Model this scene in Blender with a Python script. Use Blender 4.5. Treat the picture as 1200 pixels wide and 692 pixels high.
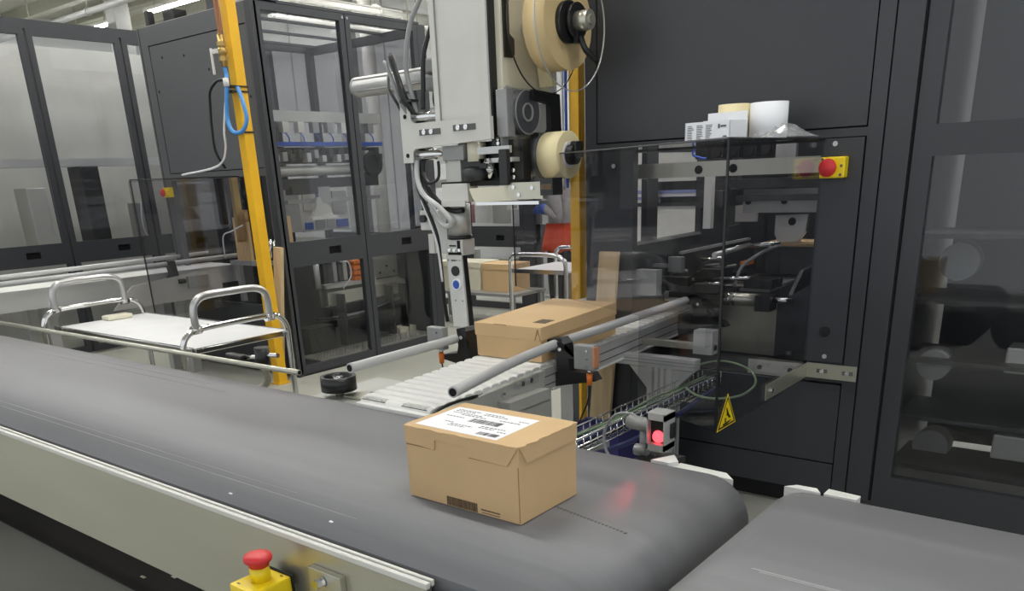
import bpy, bmesh, math, random
from mathutils import Vector, Matrix
random.seed(7)
for o in list(bpy.data.objects):
    bpy.data.objects.remove(o)
S = bpy.context.scene
COL = S.collection

# ---------------------------------------------------------------- camera
cam = bpy.data.cameras.new('camera'); camo = bpy.data.objects.new('camera', cam); COL.objects.link(camo)
cam.sensor_fit = 'HORIZONTAL'; cam.sensor_width = 36.0
cam.lens = 956.1 / 1200 * 36
cam.shift_x = 0.003; cam.shift_y = 0.1776
cam.clip_start = 0.05; cam.clip_end = 200
RX = Vector((0.784, 0.619, -0.042)); DN = Vector((0.184, -0.297, -0.937)); FW = Vector((-0.592, 0.727, -0.347))
FW.normalize(); RX = (RX - FW * RX.dot(FW)).normalized(); UP = RX.cross(FW).normalized()
mw = Matrix.Identity(4)
for i in range(3):
    mw[i][0] = RX[i]; mw[i][1] = UP[i]; mw[i][2] = -FW[i]
mw[0][3], mw[1][3], mw[2][3] = 0, 0, 1.62
camo.matrix_world = mw
S.camera = camo

# ---------------------------------------------------------------- world, exposure
w = bpy.data.worlds.new('world'); S.world = w; w.use_nodes = True
w.node_tree.nodes['Background'].inputs[0].default_value = (0.93, 0.97, 1.0, 1)
w.node_tree.nodes['Background'].inputs[1].default_value = 0.95
S.view_settings.view_transform = 'Standard'; S.view_settings.look = 'None'
S.view_settings.gamma = 1.0; S.view_settings.use_curve_mapping = False
S.view_settings.exposure = 0.14
LAMP_STRENGTH = 66.0

# ---------------------------------------------------------------- materials
def sr(r, g, b):
    f = lambda c: (c / 255 / 12.92) if c / 255 <= 0.04045 else ((c / 255 + 0.055) / 1.055) ** 2.4
    return (f(r), f(g), f(b), 1)
MATS = {}
def mat(name, c, rough=0.5, metal=0.0, var=0.08, scale=(6, 6, 6), bump=0.0, bscale=60, spec=0.5, rvar=0.0):
    m = bpy.data.materials.new(name); m.use_nodes = True; nt = m.node_tree; b = nt.nodes['Principled BSDF']
    b.inputs['Roughness'].default_value = rough; b.inputs['Metallic'].default_value = metal
    b.inputs['Specular IOR Level'].default_value = spec
    b.inputs['Base Color'].default_value = c
    tc = nt.nodes.new('ShaderNodeTexCoord')
    if var > 0 or rvar > 0:
        mp = nt.nodes.new('ShaderNodeMapping'); mp.inputs['Scale'].default_value = scale
        nz = nt.nodes.new('ShaderNodeTexNoise'); nz.inputs['Scale'].default_value = 1.0; nz.inputs['Detail'].default_value = 5
        nt.links.new(tc.outputs['Object'], mp.inputs[0]); nt.links.new(mp.outputs[0], nz.inputs[0])
        mr = nt.nodes.new('ShaderNodeMapRange'); mr.inputs[1].default_value = 0.3; mr.inputs[2].default_value = 0.7
        mr.inputs[3].default_value = 1 - var; mr.inputs[4].default_value = 1 + var
        nt.links.new(nz.outputs[0], mr.inputs[0])
        mx = nt.nodes.new('ShaderNodeVectorMath'); mx.operation = 'SCALE'; mx.inputs[0].default_value = c[:3]
        nt.links.new(mr.outputs[0], mx.inputs['Scale']); nt.links.new(mx.outputs[0], b.inputs['Base Color'])
        if rvar > 0:
            m2 = nt.nodes.new('ShaderNodeMapRange'); m2.inputs[1].default_value = 0.3; m2.inputs[2].default_value = 0.7
            m2.inputs[3].default_value = rough - rvar; m2.inputs[4].default_value = rough + rvar
            nt.links.new(nz.outputs[0], m2.inputs[0]); nt.links.new(m2.outputs[0], b.inputs['Roughness'])
    if bump > 0:
        n2 = nt.nodes.new('ShaderNodeTexNoise'); n2.inputs['Scale'].default_value = bscale
        bp = nt.nodes.new('ShaderNodeBump'); bp.inputs['Strength'].default_value = bump; bp.inputs['Distance'].default_value = 0.01
        nt.links.new(tc.outputs['Object'], n2.inputs[0]); nt.links.new(n2.outputs[0], bp.inputs['Height'])
        nt.links.new(bp.outputs[0], b.inputs['Normal'])
    MATS[name] = m
    return m
def glass(name, tint, refl=1.0, rough=0.03):
    m = bpy.data.materials.new(name); m.use_nodes = True; nt = m.node_tree
    for n in list(nt.nodes): nt.nodes.remove(n)
    out = nt.nodes.new('ShaderNodeOutputMaterial'); mix = nt.nodes.new('ShaderNodeMixShader')
    tr = nt.nodes.new('ShaderNodeBsdfTransparent'); tr.inputs[0].default_value = tint
    gl = nt.nodes.new('ShaderNodeBsdfGlossy'); gl.inputs['Roughness'].default_value = rough
    # Schlick reflectance that is the same from both sides of the sheet
    fr = nt.nodes.new('ShaderNodeLayerWeight'); fr.inputs[0].default_value = .5
    pw = nt.nodes.new('ShaderNodeMath'); pw.operation = 'POWER'; pw.inputs[1].default_value = 5
    ml = nt.nodes.new('ShaderNodeMath'); ml.operation = 'MULTIPLY_ADD'; ml.inputs[1].default_value = .9 * refl; ml.inputs[2].default_value = .04 * refl
    nt.links.new(fr.outputs['Facing'], pw.inputs[0]); nt.links.new(pw.outputs[0], ml.inputs[0]); nt.links.new(ml.outputs[0], mix.inputs[0])
    nt.links.new(tr.outputs[0], mix.inputs[1]); nt.links.new(gl.outputs[0], mix.inputs[2])
    nt.links.new(mix.outputs[0], out.inputs[0])
    MATS[name] = m
    return m
def emit(name, c, s):
    m = bpy.data.materials.new(name); m.use_nodes = True; b = m.node_tree.nodes['Principled BSDF']
    b.inputs['Base Color'].default_value = c; b.inputs['Emission Color'].default_value = c; b.inputs['Emission Strength'].default_value = s
    MATS[name] = m
    return m
DARK = mat('powder_charcoal', sr(52, 54, 58), .42, var=.05, scale=(1.5, 1.5, 1.5), bump=.04, bscale=900)
DARK2 = mat('powder_anthracite', sr(80, 81, 83), .45, var=.05, scale=(1.5, 1.5, 1.5), bump=.04, bscale=900)
BLACK = mat('black_plastic', sr(24, 24, 25), .4, var=.1)
MATTE = mat('matt_black', sr(16, 16, 17), .8, var=.1)
SEAM = mat('seam_black', sr(10, 10, 11), .9, var=0)
BELT = mat('rubber_belt', sr(117, 117, 120), .5, var=.13, scale=(.7, 11, 3), bump=.05, bscale=500, rvar=.06)
STEEL = mat('brushed_steel', sr(188, 186, 172), .33, .75, var=.06, scale=(.8, 4, 4))
SHEET = mat('zinc_sheet', sr(186, 186, 180), .42, .35, var=.06, scale=(3, 3, 3))
CHROME = mat('chrome_tube', sr(215, 215, 215), .12, 1.0, var=.03)
ALU = mat('anodised_aluminium', sr(196, 197, 195), .38, .5, var=.04, scale=(3, 3, 14))
ALUD = mat('grey_cast', sr(150, 151, 150), .45, .3, var=.05)
PIPE = mat('grey_pvc_tube', sr(186, 187, 186), .35, 0, var=.03)
WHITE = mat('white_enamel', sr(205, 204, 198), .4, var=.03)
WPLAS = mat('white_plastic', sr(216, 216, 212), .45, var=.05, scale=(14, 30, 14))
WTRAY = mat('white_laminate', sr(232, 232, 232), .3, var=.03)
CREAM = mat('cream_plate', sr(222, 217, 196), .4, var=.03)
YEL = mat('safety_yellow', sr(224, 172, 22), .42, var=.05)
YELB = mat('switch_yellow', sr(238, 208, 24), .4, var=.03)
RED = mat('mushroom_red', sr(206, 44, 48), .38, var=.04)
ORANGE = mat('orange_plastic', sr(226, 120, 40), .45)
COPPER = mat('copper_pipe', sr(214, 156, 122), .4, .3)
BRASS = mat('brass', sr(178, 150, 92), .35, .8)
BLUE = mat('blue_hose', sr(64, 132, 196), .35)
BLUED = mat('blue_plastic', sr(44, 84, 176), .45)
PURP = mat('indigo_plastic', sr(62, 60, 122), .5, var=.06)
KRAFT = mat('kraft_card', sr(204, 172, 128), .75, var=.05, scale=(5, 5, 5), bump=.05, bscale=300)
KRAFTE = mat('kraft_edge', sr(150, 118, 80), .85, var=.05)
PAPER = mat('label_paper', sr(238, 239, 242), .6, var=.01)
INK = mat('grey_ink', sr(92, 90, 92), .7, var=.2, scale=(90, 90, 90))
INKB = mat('brown_ink', sr(92, 76, 58), .8, var=.2, scale=(90, 90, 90))
LROLL = mat('backing_paper_roll', sr(226, 200, 148), .6, var=.03)
LROLL2 = mat('pale_label_roll', sr(236, 222, 176), .55, var=.03)
WOOD = mat('pine_board', sr(206, 182, 142), .7, var=.16, scale=(22, 22, 2.2), bump=.05, bscale=40)
FLOOR = mat('painted_concrete', sr(158, 158, 148), .45, var=.1, scale=(.8, .8, .8), bump=.05, bscale=20)
WALL = mat('hall_wall_panel', sr(206, 208, 208), .6, var=.04, scale=(.5, .5, .2))
CEIL = mat('roof_deck', sr(176, 176, 168), .7, var=.05, scale=(.4, 3, 1))
CEILB = mat('roof_steel', sr(150, 150, 136), .55, .2, var=.06)
SKIN = mat('skin', sr(196, 146, 118), .55)
ORFAB = mat('hi_vis_orange', sr(222, 84, 46), .8, var=.08, scale=(30, 30, 30), bump=.1, bscale=200)
GRFAB = mat('grey_sleeve', sr(120, 116, 116), .85, var=.1, scale=(30, 30, 30), bump=.1, bscale=200)
BKFAB = mat('black_trousers', sr(26, 26, 28), .85, var=.1)
BLUEG = mat('blue_work_glove', sr(44, 76, 150), .7, var=.1)
HAIR = mat('dark_hair', sr(46, 36, 30), .7)
CABLE = mat('grey_cable', sr(140, 142, 142), .4)
WHCAB = mat('white_cable', sr(214, 216, 216), .4)
GREENC = mat('green_cable', sr(128, 148, 118), .45)
NAVYC = mat('navy_cable', sr(34, 40, 80), .45)
CARBON = mat('dim_mechanism', sr(60, 61, 62), .45, .3, var=.2, scale=(14, 14, 14))
SMOKE = glass('smoked_acrylic', (.88, .88, .90, 1), .9)
PANE = glass('clear_pane', (.93, .935, .945, 1), .9)
CLEAR = glass('clear_acrylic', (.965, .965, .965, 1), .8)
TINT = glass('grey_pane', (.66, .66, .68, 1), 1.2)
FILM = glass('clear_film', (.90, .91, .92, 1), 3.0, .2)
nt = FILM.node_tree; fo = nt.nodes['Material Output']; fm_ = nt.nodes.new('ShaderNodeMixShader'); fm_.inputs[0].default_value = .22
fd = nt.nodes.new('ShaderNodeBsdfDiffuse'); fd.inputs[0].default_value = (.85, .86, .88, 1)
nt.links.new(fo.inputs[0].links[0].from_socket, fm_.inputs[1]); nt.links.new(fd.outputs[0], fm_.inputs[2]); nt.links.new(fm_.outputs[0], fo.inputs[0])
FILL_LAMP = emit('fill_lamp_glow', (1, .985, .95, 1), 24.0)  # glow of the added fill lamps in the right machine
LAMP = emit('lamp_diffuser', (1, .985, .95, 1), LAMP_STRENGTH)
REDLED = emit('red_led', (1, .06, .08, 1), 2.5)
SCREEN = emit('lit_display', (.75, .85, 1, 1), .7)

# ---------------------------------------------------------------- builders
class MB:
    def __init__(self): self.bm = bmesh.new()
    def _v(self, pts): return [self.bm.verts.new(p) for p in pts]
    def box(self, x0, x1, y0, y1, z0, z1, bev=0.0, rot=None, piv=None):
        P = [(x0, y0, z0), (x1, y0, z0), (x1, y1, z0), (x0, y1, z0), (x0, y0, z1), (x1, y0, z1), (x1, y1, z1), (x0, y1, z1)]
        if rot is not None:
            c = Vector(piv) if piv is not None else Vector(((x0 + x1) / 2, (y0 + y1) / 2, (z0 + z1) / 2))
            P = [c + rot @ (Vector(p) - c) for p in P]
        v = self._v(P)
        fs = [self.bm.faces.new([v[i] for i in f]) for f in ((3, 2, 1, 0), (4, 5, 6, 7), (0, 1, 5, 4), (1, 2, 6, 5), (2, 3, 7, 6), (3, 0, 4, 7))]
        if bev > 0:
            es = list({e for f in fs for e in f.edges})
            bmesh.ops.bevel(self.bm, geom=es, offset=bev, segments=2, affect='EDGES', profile=.6)
        return self
    def cyl(self, p0, p1, r, n=20, r2=None, cap=True, smooth=True):
        p0, p1 = Vector(p0), Vector(p1); r2 = r if r2 is None else r2
        d = (p1 - p0).normalized(); a = d.orthogonal().normalized(); b = d.cross(a)
        A = []; B = []
        for i in range(n):
            t = 2 * math.pi * i / n; u = a * math.cos(t) + b * math.sin(t)
            A.append(self.bm.verts.new(p0 + u * r)); B.append(self.bm.verts.new(p1 + u * r2))
        for i in range(n):
            f = self.bm.faces.new((A[i], A[(i + 1) % n], B[(i + 1) % n], B[i])); f.smooth = smooth
        if cap:
            self.bm.faces.new(list(reversed(A))); self.bm.faces.new(B)
        return self
    def ring(self, p0, p1, ro, ri, n=32):
        p0, p1 = Vector(p0), Vector(p1); d = (p1 - p0).normalized(); a = d.orthogonal().normalized(); b = d.cross(a)
        L = []
        for p, r in ((p0, ro), (p1, ro), (p1, ri), (p0, ri)):
            L.append([self.bm.verts.new(p + (a * math.cos(2 * math.pi * i / n) + b * math.sin(2 * math.pi * i / n)) * r) for i in range(n)])
        for k in range(4):
            A, B = L[k], L[(k + 1) % 4]
            for i in range(n):
                f = self.bm.faces.new((A[i], A[(i + 1) % n], B[(i + 1) % n], B[i])); f.smooth = (k in (0, 2))
        return self
    def tube(self, pts, r, n=8, smooth_n=0, cap=True):
        pts = [Vector(p) for p in pts]
        if smooth_n:
            q = []
            for i in range(len(pts) - 1):
                a = pts[max(i - 1, 0)]; b = pts[i]; c = pts[i + 1]; d = pts[min(i + 2, len(pts) - 1)]
                for k in range(smooth_n):
                    t = k / smooth_n
                    q.append(.5 * ((2 * b) + (c - a) * t + (2 * a - 5 * b + 4 * c - d) * t * t + (3 * b - a - 3 * c + d) * t ** 3))
            q.append(pts[-1]); pts = q
        L = []; prev = None
        for i, p in enumerate(pts):
            d = (pts[min(i + 1, len(pts) - 1)] - pts[max(i - 1, 0)]).normalized()
            if prev is None: a = d.orthogonal().normalized()
            else:
                a = prev - d * prev.dot(d)
                a = a.normalized() if a.length > 1e-6 else d.orthogonal().normalized()
            prev = a; b = d.cross(a)
            L.append([self.bm.verts.new(p + (a * math.cos(2 * math.pi * k / n) + b * math.sin(2 * math.pi * k / n)) * r) for k in range(n)])
        for i in range(len(L) - 1):
            for k in range(n):
                f = self.bm.faces.new((L[i][k], L[i][(k + 1) % n], L[i + 1][(k + 1) % n], L[i + 1][k])); f.smooth = True
        if cap:
            self.bm.faces.new(list(reversed(L[0]))); self.bm.faces.new(L[-1])
        return self
    def prism(self, poly, ax, a, b, smooth=False):
        # poly of 2D points in the plane normal to ax, extruded from a to b
        def p3(p, t):
            return {'x': (t, p[0], p[1]), 'y': (p[0], t, p[1]), 'z': (p[0], p[1], t)}[ax]
        A = self._v([p3(p, a) for p in poly]); B = self._v([p3(p, b) for p in poly]); n = len(poly)
        self.bm.faces.new(list(reversed(A))); self.bm.faces.new(B)
        for i in range(n):
            f = self.bm.faces.new((A[i], A[(i + 1) % n], B[(i + 1) % n], B[i])); f.smooth = smooth
        return self
    def lathe(self, prof, c, n=24, ax='z'):
        c = Vector(c); L = []
        for r, h in prof:
            ring = []
            for i in range(n):
                t = 2 * math.pi * i / n; u, v_ = r * math.cos(t), r * math.sin(t)
                ring.append(self.bm.verts.new(c + Vector({'z': (u, v_, h), 'x': (h, u, v_), 'y': (u, h, v_)}[ax])))
            L.append(ring)
        for k in range(len(L) - 1):
            for i in range(n):
                f = self.bm.faces.new((L[k][i], L[k][(i + 1) % n], L[k + 1][(i + 1) % n], L[k + 1][i])); f.smooth = True
        self.bm.faces.new(list(reversed(L[0]))); self.bm.faces.new(L[-1])
        return self
    def ball(self, c, r, sc=(1, 1, 1), seg=12):
        m = Matrix.Translation(c) @ Matrix.Diagonal((r * sc[0], r * sc[1], r * sc[2], 1))
        res = bmesh.ops.create_uvsphere(self.bm, u_segments=seg, v_segments=max(6, seg // 2 + 2), radius=1, matrix=m)
        for v in res['verts']:
            for f in v.link_faces: f.smooth = True
        return self
    def build(self, name, m, parent=None, local=False):
        bmesh.ops.recalc_face_normals(self.bm, faces=self.bm.faces)
        me = bpy.data.meshes.new(name)
        root = parent
        while root is not None and root.parent is not None: root = root.parent
        if root is not None and not local:
            bmesh.ops.translate(self.bm, vec=-root.location, verts=self.bm.verts)
        self.bm.to_mesh(me); self.bm.free()
        me.materials.append(m if not isinstance(m, str) else MATS[m])
        o = bpy.data.objects.new(name, me); COL.objects.link(o)
        if parent is not None: o.parent = parent
        return o
def tag(o, label=None, cat=None, group=None, kind=None):
    if label: o['label'] = label
    if cat: o['category'] = cat
    if group: o['group'] = group
    if kind: o['kind'] = kind
    return o
def thing(name, loc, label, cat, group=None, rz=0.0):
    o = bpy.data.objects.new(name, None); COL.objects.link(o); o.location = loc; o.rotation_euler = (0, 0, rz)
    return tag(o, label, cat, group)
def B(*a, **k): return MB().box(*a, **k)
def C(*a, **k): return MB().cyl(*a, **k)
def T(*a, **k): return MB().tube(*a, **k)
def clone(o, parent):
    c = o.copy(); COL.objects.link(c); c.parent = parent
    return c
def copy_tree(root, loc, label=None):
    r = root.copy(); COL.objects.link(r); r.location = loc
    if label: r['label'] = label
    for ch in root.children:
        c = clone(ch, r)
        for g in ch.children: clone(g, c)
    return r
def bolt_heads(parent, spots, d, r=.012, h=.008, m=None, name='bolt'):
    for p in spots:
        p = Vector(p); C(p, p + Vector(d) * h, r, 8, smooth=False).build(name, m or CHROME, parent)

# ---------------------------------------------------------------- the hall
fl = B(-30, 8, -4, 18, -.1, 0).build('floor', FLOOR); fl['kind'] = 'structure'
wb = B(-30, 8, 17.6, 17.8, 0, 6.6).build('wall_back', WALL); wb['kind'] = 'structure'
wl = B(-28.2, -28, -4, 17.6, 0, 6.6).build('wall_left', WALL); wl['kind'] = 'structure'
ce = B(-30, 8, -4, 18, 6.6, 6.7).build('ceiling', CEIL); ce['kind'] = 'structure'
for x in range(-28, -7, 2):
    B(x + .03, x + 1.97, 17.55, 17.6, .3, 6.5).build('wall_panel', WALL, wb)
for i in range(11):
    y = 1.6 + i * 1.5
    MB().box(-28, 6, y - .05, y + .05, 6.3, 6.6).box(-28, 6, y - .11, y + .11, 6.28, 6.31).build('roof_beam', CEILB, ce)
# strip lamps in rows running along X
lamp = thing('strip_lamp', (-21, 13.2, 5.95), 'white strip lamp under the roof beams of the hall', 'lamp', 'strip lamps under the roof')
B(-22.2, -19.8, 13.1, 13.3, 5.98, 6.05).build('housing', WHITE, lamp)
B(-22.18, -19.82, 13.115, 13.285, 5.95, 5.979).build('diffuser', LAMP, lamp)
for x in (-21.8, -20.2): B(x, x + .02, 13.19, 13.21, 6.05, 6.6).build('hanger', CEILB, lamp)
ROWS = {2.4: 'row over the big belt', 6.0: 'row over the machines', 9.6: 'row beyond the machines', 13.2: 'row nearest the back wall'}
ORD = ('first', 'second', 'third', 'fourth', 'fifth', 'sixth', 'seventh')
lamp['label'] = 'white strip lamp under the roof, row nearest the back wall, second from the left wall'
for y in ROWS:
    for k, x in enumerate((-25.2, -21, -16.8, -12.6, -8.4, -4.2, 0)):
        if (x, y) != (-21, 13.2) and not (x < -17 and y < 6):
            copy_tree(lamp, (x, y, 5.95), 'white strip lamp under the roof, %s, %s from the left wall' % (ROWS[y], ORD[k]))

# ================================================================ main belt conveyor
R = .13; ZT = .77
def belt_profile(xl, xr, z=ZT, r=R, th=.012):
    pts = []
    for i in range(17):
        a = math.pi / 2 - math.pi * i / 16; pts.append((xr + r * math.cos(a), z - r + r * math.sin(a)))
    for i in range(17):
        a = -math.pi / 2 - math.pi * i / 16; pts.append((xl + r * math.cos(a), z - r + r * math.sin(a)))
    return pts
def belt_conveyor(xl, xr, label, seam):
    t = thing('belt_conveyor', ((xl + xr) / 2, 1.65, 0), label, 'conveyor')
    MB().prism(belt_profile(xl, xr), 'y', 1.185, 2.12, smooth=True).build('belt', BELT, t)
    return t
main = belt_conveyor(-8.2, -.965, 'wide grey belt conveyor running across the front, carrying the labelled carton', None)
for p in main.children:
    for f in p.data.polygons:
        if len(f.vertices) > 4: f.use_smooth = False
# side frame plates
MB().box(-8.2, -1.19, 1.15, 1.165, .455, .755).build('side_plate', STEEL, main)
MB().box(-8.2, -1.185, 1.144, 1.158, .752, .768, bev=.003).box(-8.2, -1.185, 1.162, 1.172, .754, .770, bev=.003).build('edge_rail', WHITE, main)
B(-8.2, -1.19, 1.15, 1.17, .748, .757).build('rail_web', STEEL, main)
MB().box(-1.185, -.93, 1.152, 1.178, .56, .742, bev=.01).cyl((-.965, 1.15, .64), (-.965, 1.18, .64), .125, 28).build('bearing_plate', BLACK, main)
MB().box(-8.2, -1.1, 2.13, 2.145, .5, .74).build('side_plate', STEEL, main)
C((-.965, 1.19, .64), (-.965, 2.115, .64), .117, 28).build('end_roller', ALUD, main)
for x in (-7.6, -4.6, -1.5):
    for y in (1.2, 2.08): B(x - .04, x + .04, y - .03, y + .03, 0, .46).build('leg', ALUD, main)
    B(x - .04, x + .04, 1.2, 2.08, .3, .36).build('cross_brace', ALUD, main)
B(-8.1, -1.2, 1.3, 2.0, .44, .455).build('underpan', MATTE, main)
# mounting bracket with bolt on the near side plate
bk = MB().box(-1.60, -1.475, 1.132, 1.15, .52, .705, bev=.003).build('bracket', STEEL, main)
MB().cyl((-1.545, 1.131, .676), (-1.545, 1.126, .676), .016, 16).cyl((-1.545, 1.126, .676), (-1.545, 1.108, .676), .013, 6, smooth=False).build('bolt', CHROME, bk)
# far edge plastic strips
MB().prism([(-1.10, 2.122), (-1.085, 2.175), (-.93, 2.165), (-.89, 2.122)], 'z', .735, .765).build('edge_guard', WPLAS, main)
MB().prism([(-1.16, 2.122), (-1.12, 2.20), (-1.08, 2.15), (-1.1, 2.122)], 'z', .74, .778).build('edge_guard', WPLAS, main)
# stitched line along the belt
mb = MB()
for i in range(26):
    x = -1.27 + i * .0125
    y = 1.682 - (x + 1.27) * .19
    mb.box(x, x + .007, y - .003, y + .003, ZT - .001, ZT + .0012)
o = mb.build('stitching', INK, main); o['kind'] = 'stuff'
mb = MB()
for y, x0, x1 in ((1.97, -5.5, -3.2), (1.31, -5.0, -1.6), (1.345, -4.5, -1.9), (2.03, -5.2, -3.4)):
    mb.box(x0, x1, y - .0018, y + .0018, ZT - .001, ZT + .0006)
mb.build('wear_line', mat('belt_scuff', sr(126, 126, 129), .6, var=.2, scale=(2, 9, 9)), main)
mb = MB()
for x, y in ((-2.075, 1.23), (-1.65, 1.255)):
    mb.box(x, x + .012, y, y + .006, ZT - .001, ZT + .003)
mb.build('paper_scrap', PAPER, main)

nxt = belt_conveyor(-.665, 1.4, 'grey belt conveyor at the lower right, end to end with the first belt', None)
for p in nxt.children:
    for f in p.data.polygons:
        if len(f.vertices) > 4: f.use_smooth = False
MB().box(-.66, 1.4, 1.15, 1.165, .455, .755).build('side_plate', STEEL, nxt)
MB().box(-.45, 1.4, 2.13, 2.145, .5, .74).build('side_plate', STEEL, nxt)
C((-.665, 1.19, .64), (-.665, 2.115, .64), .117, 28).build('end_roller', ALUD, nxt)
for x in (-.4, 1.2):
    for y in (1.2, 2.08): B(x - .04, x + .04, y - .03, y + .03, 0, .46).build('leg', ALUD, nxt)
MB().prism([(-.74, 2.122), (-.715, 2.15), (-.66, 2.152), (-.64, 2.122)], 'z', .745, .776).build('edge_guard', WPLAS, nxt)
MB().prism([(-.632, 2.122), (-.632, 2.165), (-.545, 2.155), (-.545, 2.122)], 'z', .74, .776).build('edge_guard', WPLAS, nxt)
MB().box(-.62, .3, 1.607, 1.612, ZT - .001, ZT + .0008).box(-.6, .4, 1.60, 1.604, ZT - .001, ZT + .0006).build('belt_seam', mat('seam_line', sr(158, 158, 160), .6, var=.2), nxt)

t = thing('dark_floor_sheet', (-4.6, 1.78, 0), 'dark flat sheet on the floor under the big belt', 'mat')
B(-8.1, -1.3, 1.42, 2.05, .001, .008).build('dark_sheet', mat('dark_sheet_colour', sr(48, 45, 40), .7, var=.2), t)  # thin dark sheet lying on the floor below the belt
for x, y in ((-3.42, 1.60), (-3.25, 1.58), (-3.37, 1.50)): B(x, x + .03, y, y + .012, .008, .011).build('paper_scrap', CREAM, t)
# emergency stop on the near side plate
def estop_up(loc, label):
    t = thing('emergency_stop', loc, label, 'emergency stop', )
    x, y, z = loc
    MB().box(x - .0525, x + .0525, y - .062, y + .055, z, z + .1, bev=.006).build('housing', YELB, t)
    C((x, y, z + .1), (x, y, z + .139), .026, 28).build('collar', YELB, t)
    MB().lathe([(.024, .139), (.0265, .141), (.0265, .15), (.036, .156), (.0375, .163), (.034, .171), (.018, .175), (.002, .1755)], (x, y, z), 32).build('button', RED, t)
    MB().box(x - .035, x - .025, y - .05, y - .046, z + .1, z + .1012).box(x + .025, x + .035, y + .04, y + .044, z + .1, z + .1012).build('screw_slot', INK, t)
    B(x - .054, x + .0535, y + .055, y + .062, z - .05, z + .1005).build('gasket', BLACK, t)
    B(x - .03, x + .03, y + .062, y + .08, z - .05, z + .06).build('mounting_plate', STEEL, t)
    return t
estop_up((-1.72, 1.07, .559), 'yellow box with upright red mushroom button fixed on the near side of the big belt')

# ================================================================ carton on the main belt
x0, x1, y0, y1, z0, z1 = -1.60, -1.20, 1.515, 1.772, .772, .982
t = thing('carton', (-1.4, 1.64, .772), 'brown cardboard carton with white shipping label on top, on the wide grey belt', 'carton')
B(x0, x1, y0, y1, z0, z1 - .003, bev=.002).build('body', KRAFT, t)
# lid with slightly crushed edge
mb = MB(); bm = mb.bm
top = []; n = 15
def wav(i): return .0022 * math.sin(i * 2.1) + .0015 * math.sin(i * 4.7)
ring = []
for i in range(n + 1): ring.append((x0 + (x1 - x0) * i / n, y0 - .005 + wav(i)))
for i in range(1, n + 1): ring.append((x1 + .005 + wav(i + 3), y0 + (y1 - y0) * i / n))
for i in range(1, n + 1): ring.append((x1 - (x1 - x0) * i / n, y1 + .003 + wav(i + 7) * .4))
for i in range(1, n): ring.append((x0 - .004 + wav(i + 11) * .5, y1 - (y1 - y0) * i / n))
mb.prism(ring, 'z', z1 - .003, z1 + .001); mb.build('lid', KRAFT, t)
H = z1 - .003
MB().prism([(x0 + .003, H), (x0 + .003, H - .044), (-1.491, H - .051), (-1.487, H - .046), (-1.486, H - .026), (-1.482, H - .022), (-1.372, H - .022), (-1.367, H - .027), (-1.365, H - .045),
            (-1.361, H - .05), (-1.236, H - .052), (x1 - .001, H)], 'y', y0 - .0045, y0 - .0002).build('front_flap', KRAFT, t)
MB().prism([(y0 + .002, H), (y0 + .028, H - .044), (y1 - .004, H - .042), (y1 - .002, H)], 'x', x1 + .0002, x1 + .0045).build('side_flap', KRAFT, t)
# dark strips put in as the shadow gap below the flap edges
MB().box(x0 + .002, x0 + .11, y0 - .0015, y0 - .0003, H - .0525, H - .0500).box(-1.366, -1.237, y0 - .0015, y0 - .0003, H - .0535, H - .0510).build('flap_shadow_line', KRAFTE, t)
MB().box(x1 - .004, x1 - .0015, y0 - .0006, y0 + .001, z0 + .004, H - .05).build('corner_crease', KRAFTE, t)
# shipping label
lab = MB(); lp = [(-1.578, 1.537), (-1.584, 1.727), (-1.291, 1.731), (-1.285, 1.532)]
lab.prism(lp, 'z', z1 + .001, z1 + .0018); lab = lab.build('shipping_label', PAPER, t)
def LQ(u, v):  # along the label (x), across (y)
    return (-1.581 + .296 * u, 1.535 + .194 * v)
def stripes(u0, u1, v0, v1, n, seed, zz=z1 + .0018):
    rr = random.Random(seed); mb = MB(); cur = u0; 
    while cur < u1:
        wd = (u1 - u0) / n * rr.choice((.4, .6, 1.0, 1.4)); a = LQ(cur, v0); b = LQ(min(cur + wd, u1), v1)
        mb.box(a[0], b[0], a[1], b[1], zz, zz + .0004); cur += wd + (u1 - u0) / n * rr.choice((.3, .5, .9))
    return mb
stripes(.40, .76, .46, .62, 34, 3).build('printed_barcode', INK, lab)
stripes(.72, .95, .06, .17, 22, 5).build('printed_barcode', INK, lab)
mb = MB(); rr = random.Random(8)
for (u0, u1, v) in ((.05, .34, .88), (.05, .3, .82), (.06, .42, .74), (.4, .62, .88), (.4, .7, .82), (.2, .5, .68), (.66, .9, .70), (.62, .9, .36), (.62, .8, .30), (.84, .95, .8), (.2, .3, .32), (.3, .56, .26), (.3, .5, .2), (.86, .96, .26), (.08, .3, .56)):
    a = LQ(u0, v); cur = u0
    while cur < u1:
        d = .015 + .03 * rr.random(); p = LQ(cur, v); q = LQ(min(cur + d, u1), v + .022); cur += d + .012
        mb.box(p[0], q[0], p[1], q[1], z1 + .0018, z1 + .0021)
o = mb.build('printed_text', INK, lab); o['kind'] = 'stuff'
# printed bar pattern low on the front face
mb = MB(); rr = random.Random(2); cur = -1.457
while cur < -1.348:
    d = rr.choice((.0012, .002, .003, .004)); mb.box(cur, min(cur + d, -1.347), y0 - .0008, y0 + .0004, .7745, .800); cur += d + rr.choice((.0008, .0012, .002))
B(-1.457, -1.347, y0 - .0003, y0 + .0004, .7745, .800).build('print_ground', KRAFTE, t)
mb.build('printed_barcode', INKB, t)
mb = MB()
for i in range(11):
    mb.box(-1.334 + i * .006, -1.334 + i * .006 + .005, y0 - .0005, y0 + .0004, .7845, .7885)
mb.box(-1.332, -1.27, y0 - .0005, y0 + .0004, .7775, .7795)
mb.build('printed_mark', INKB, t)

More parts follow.
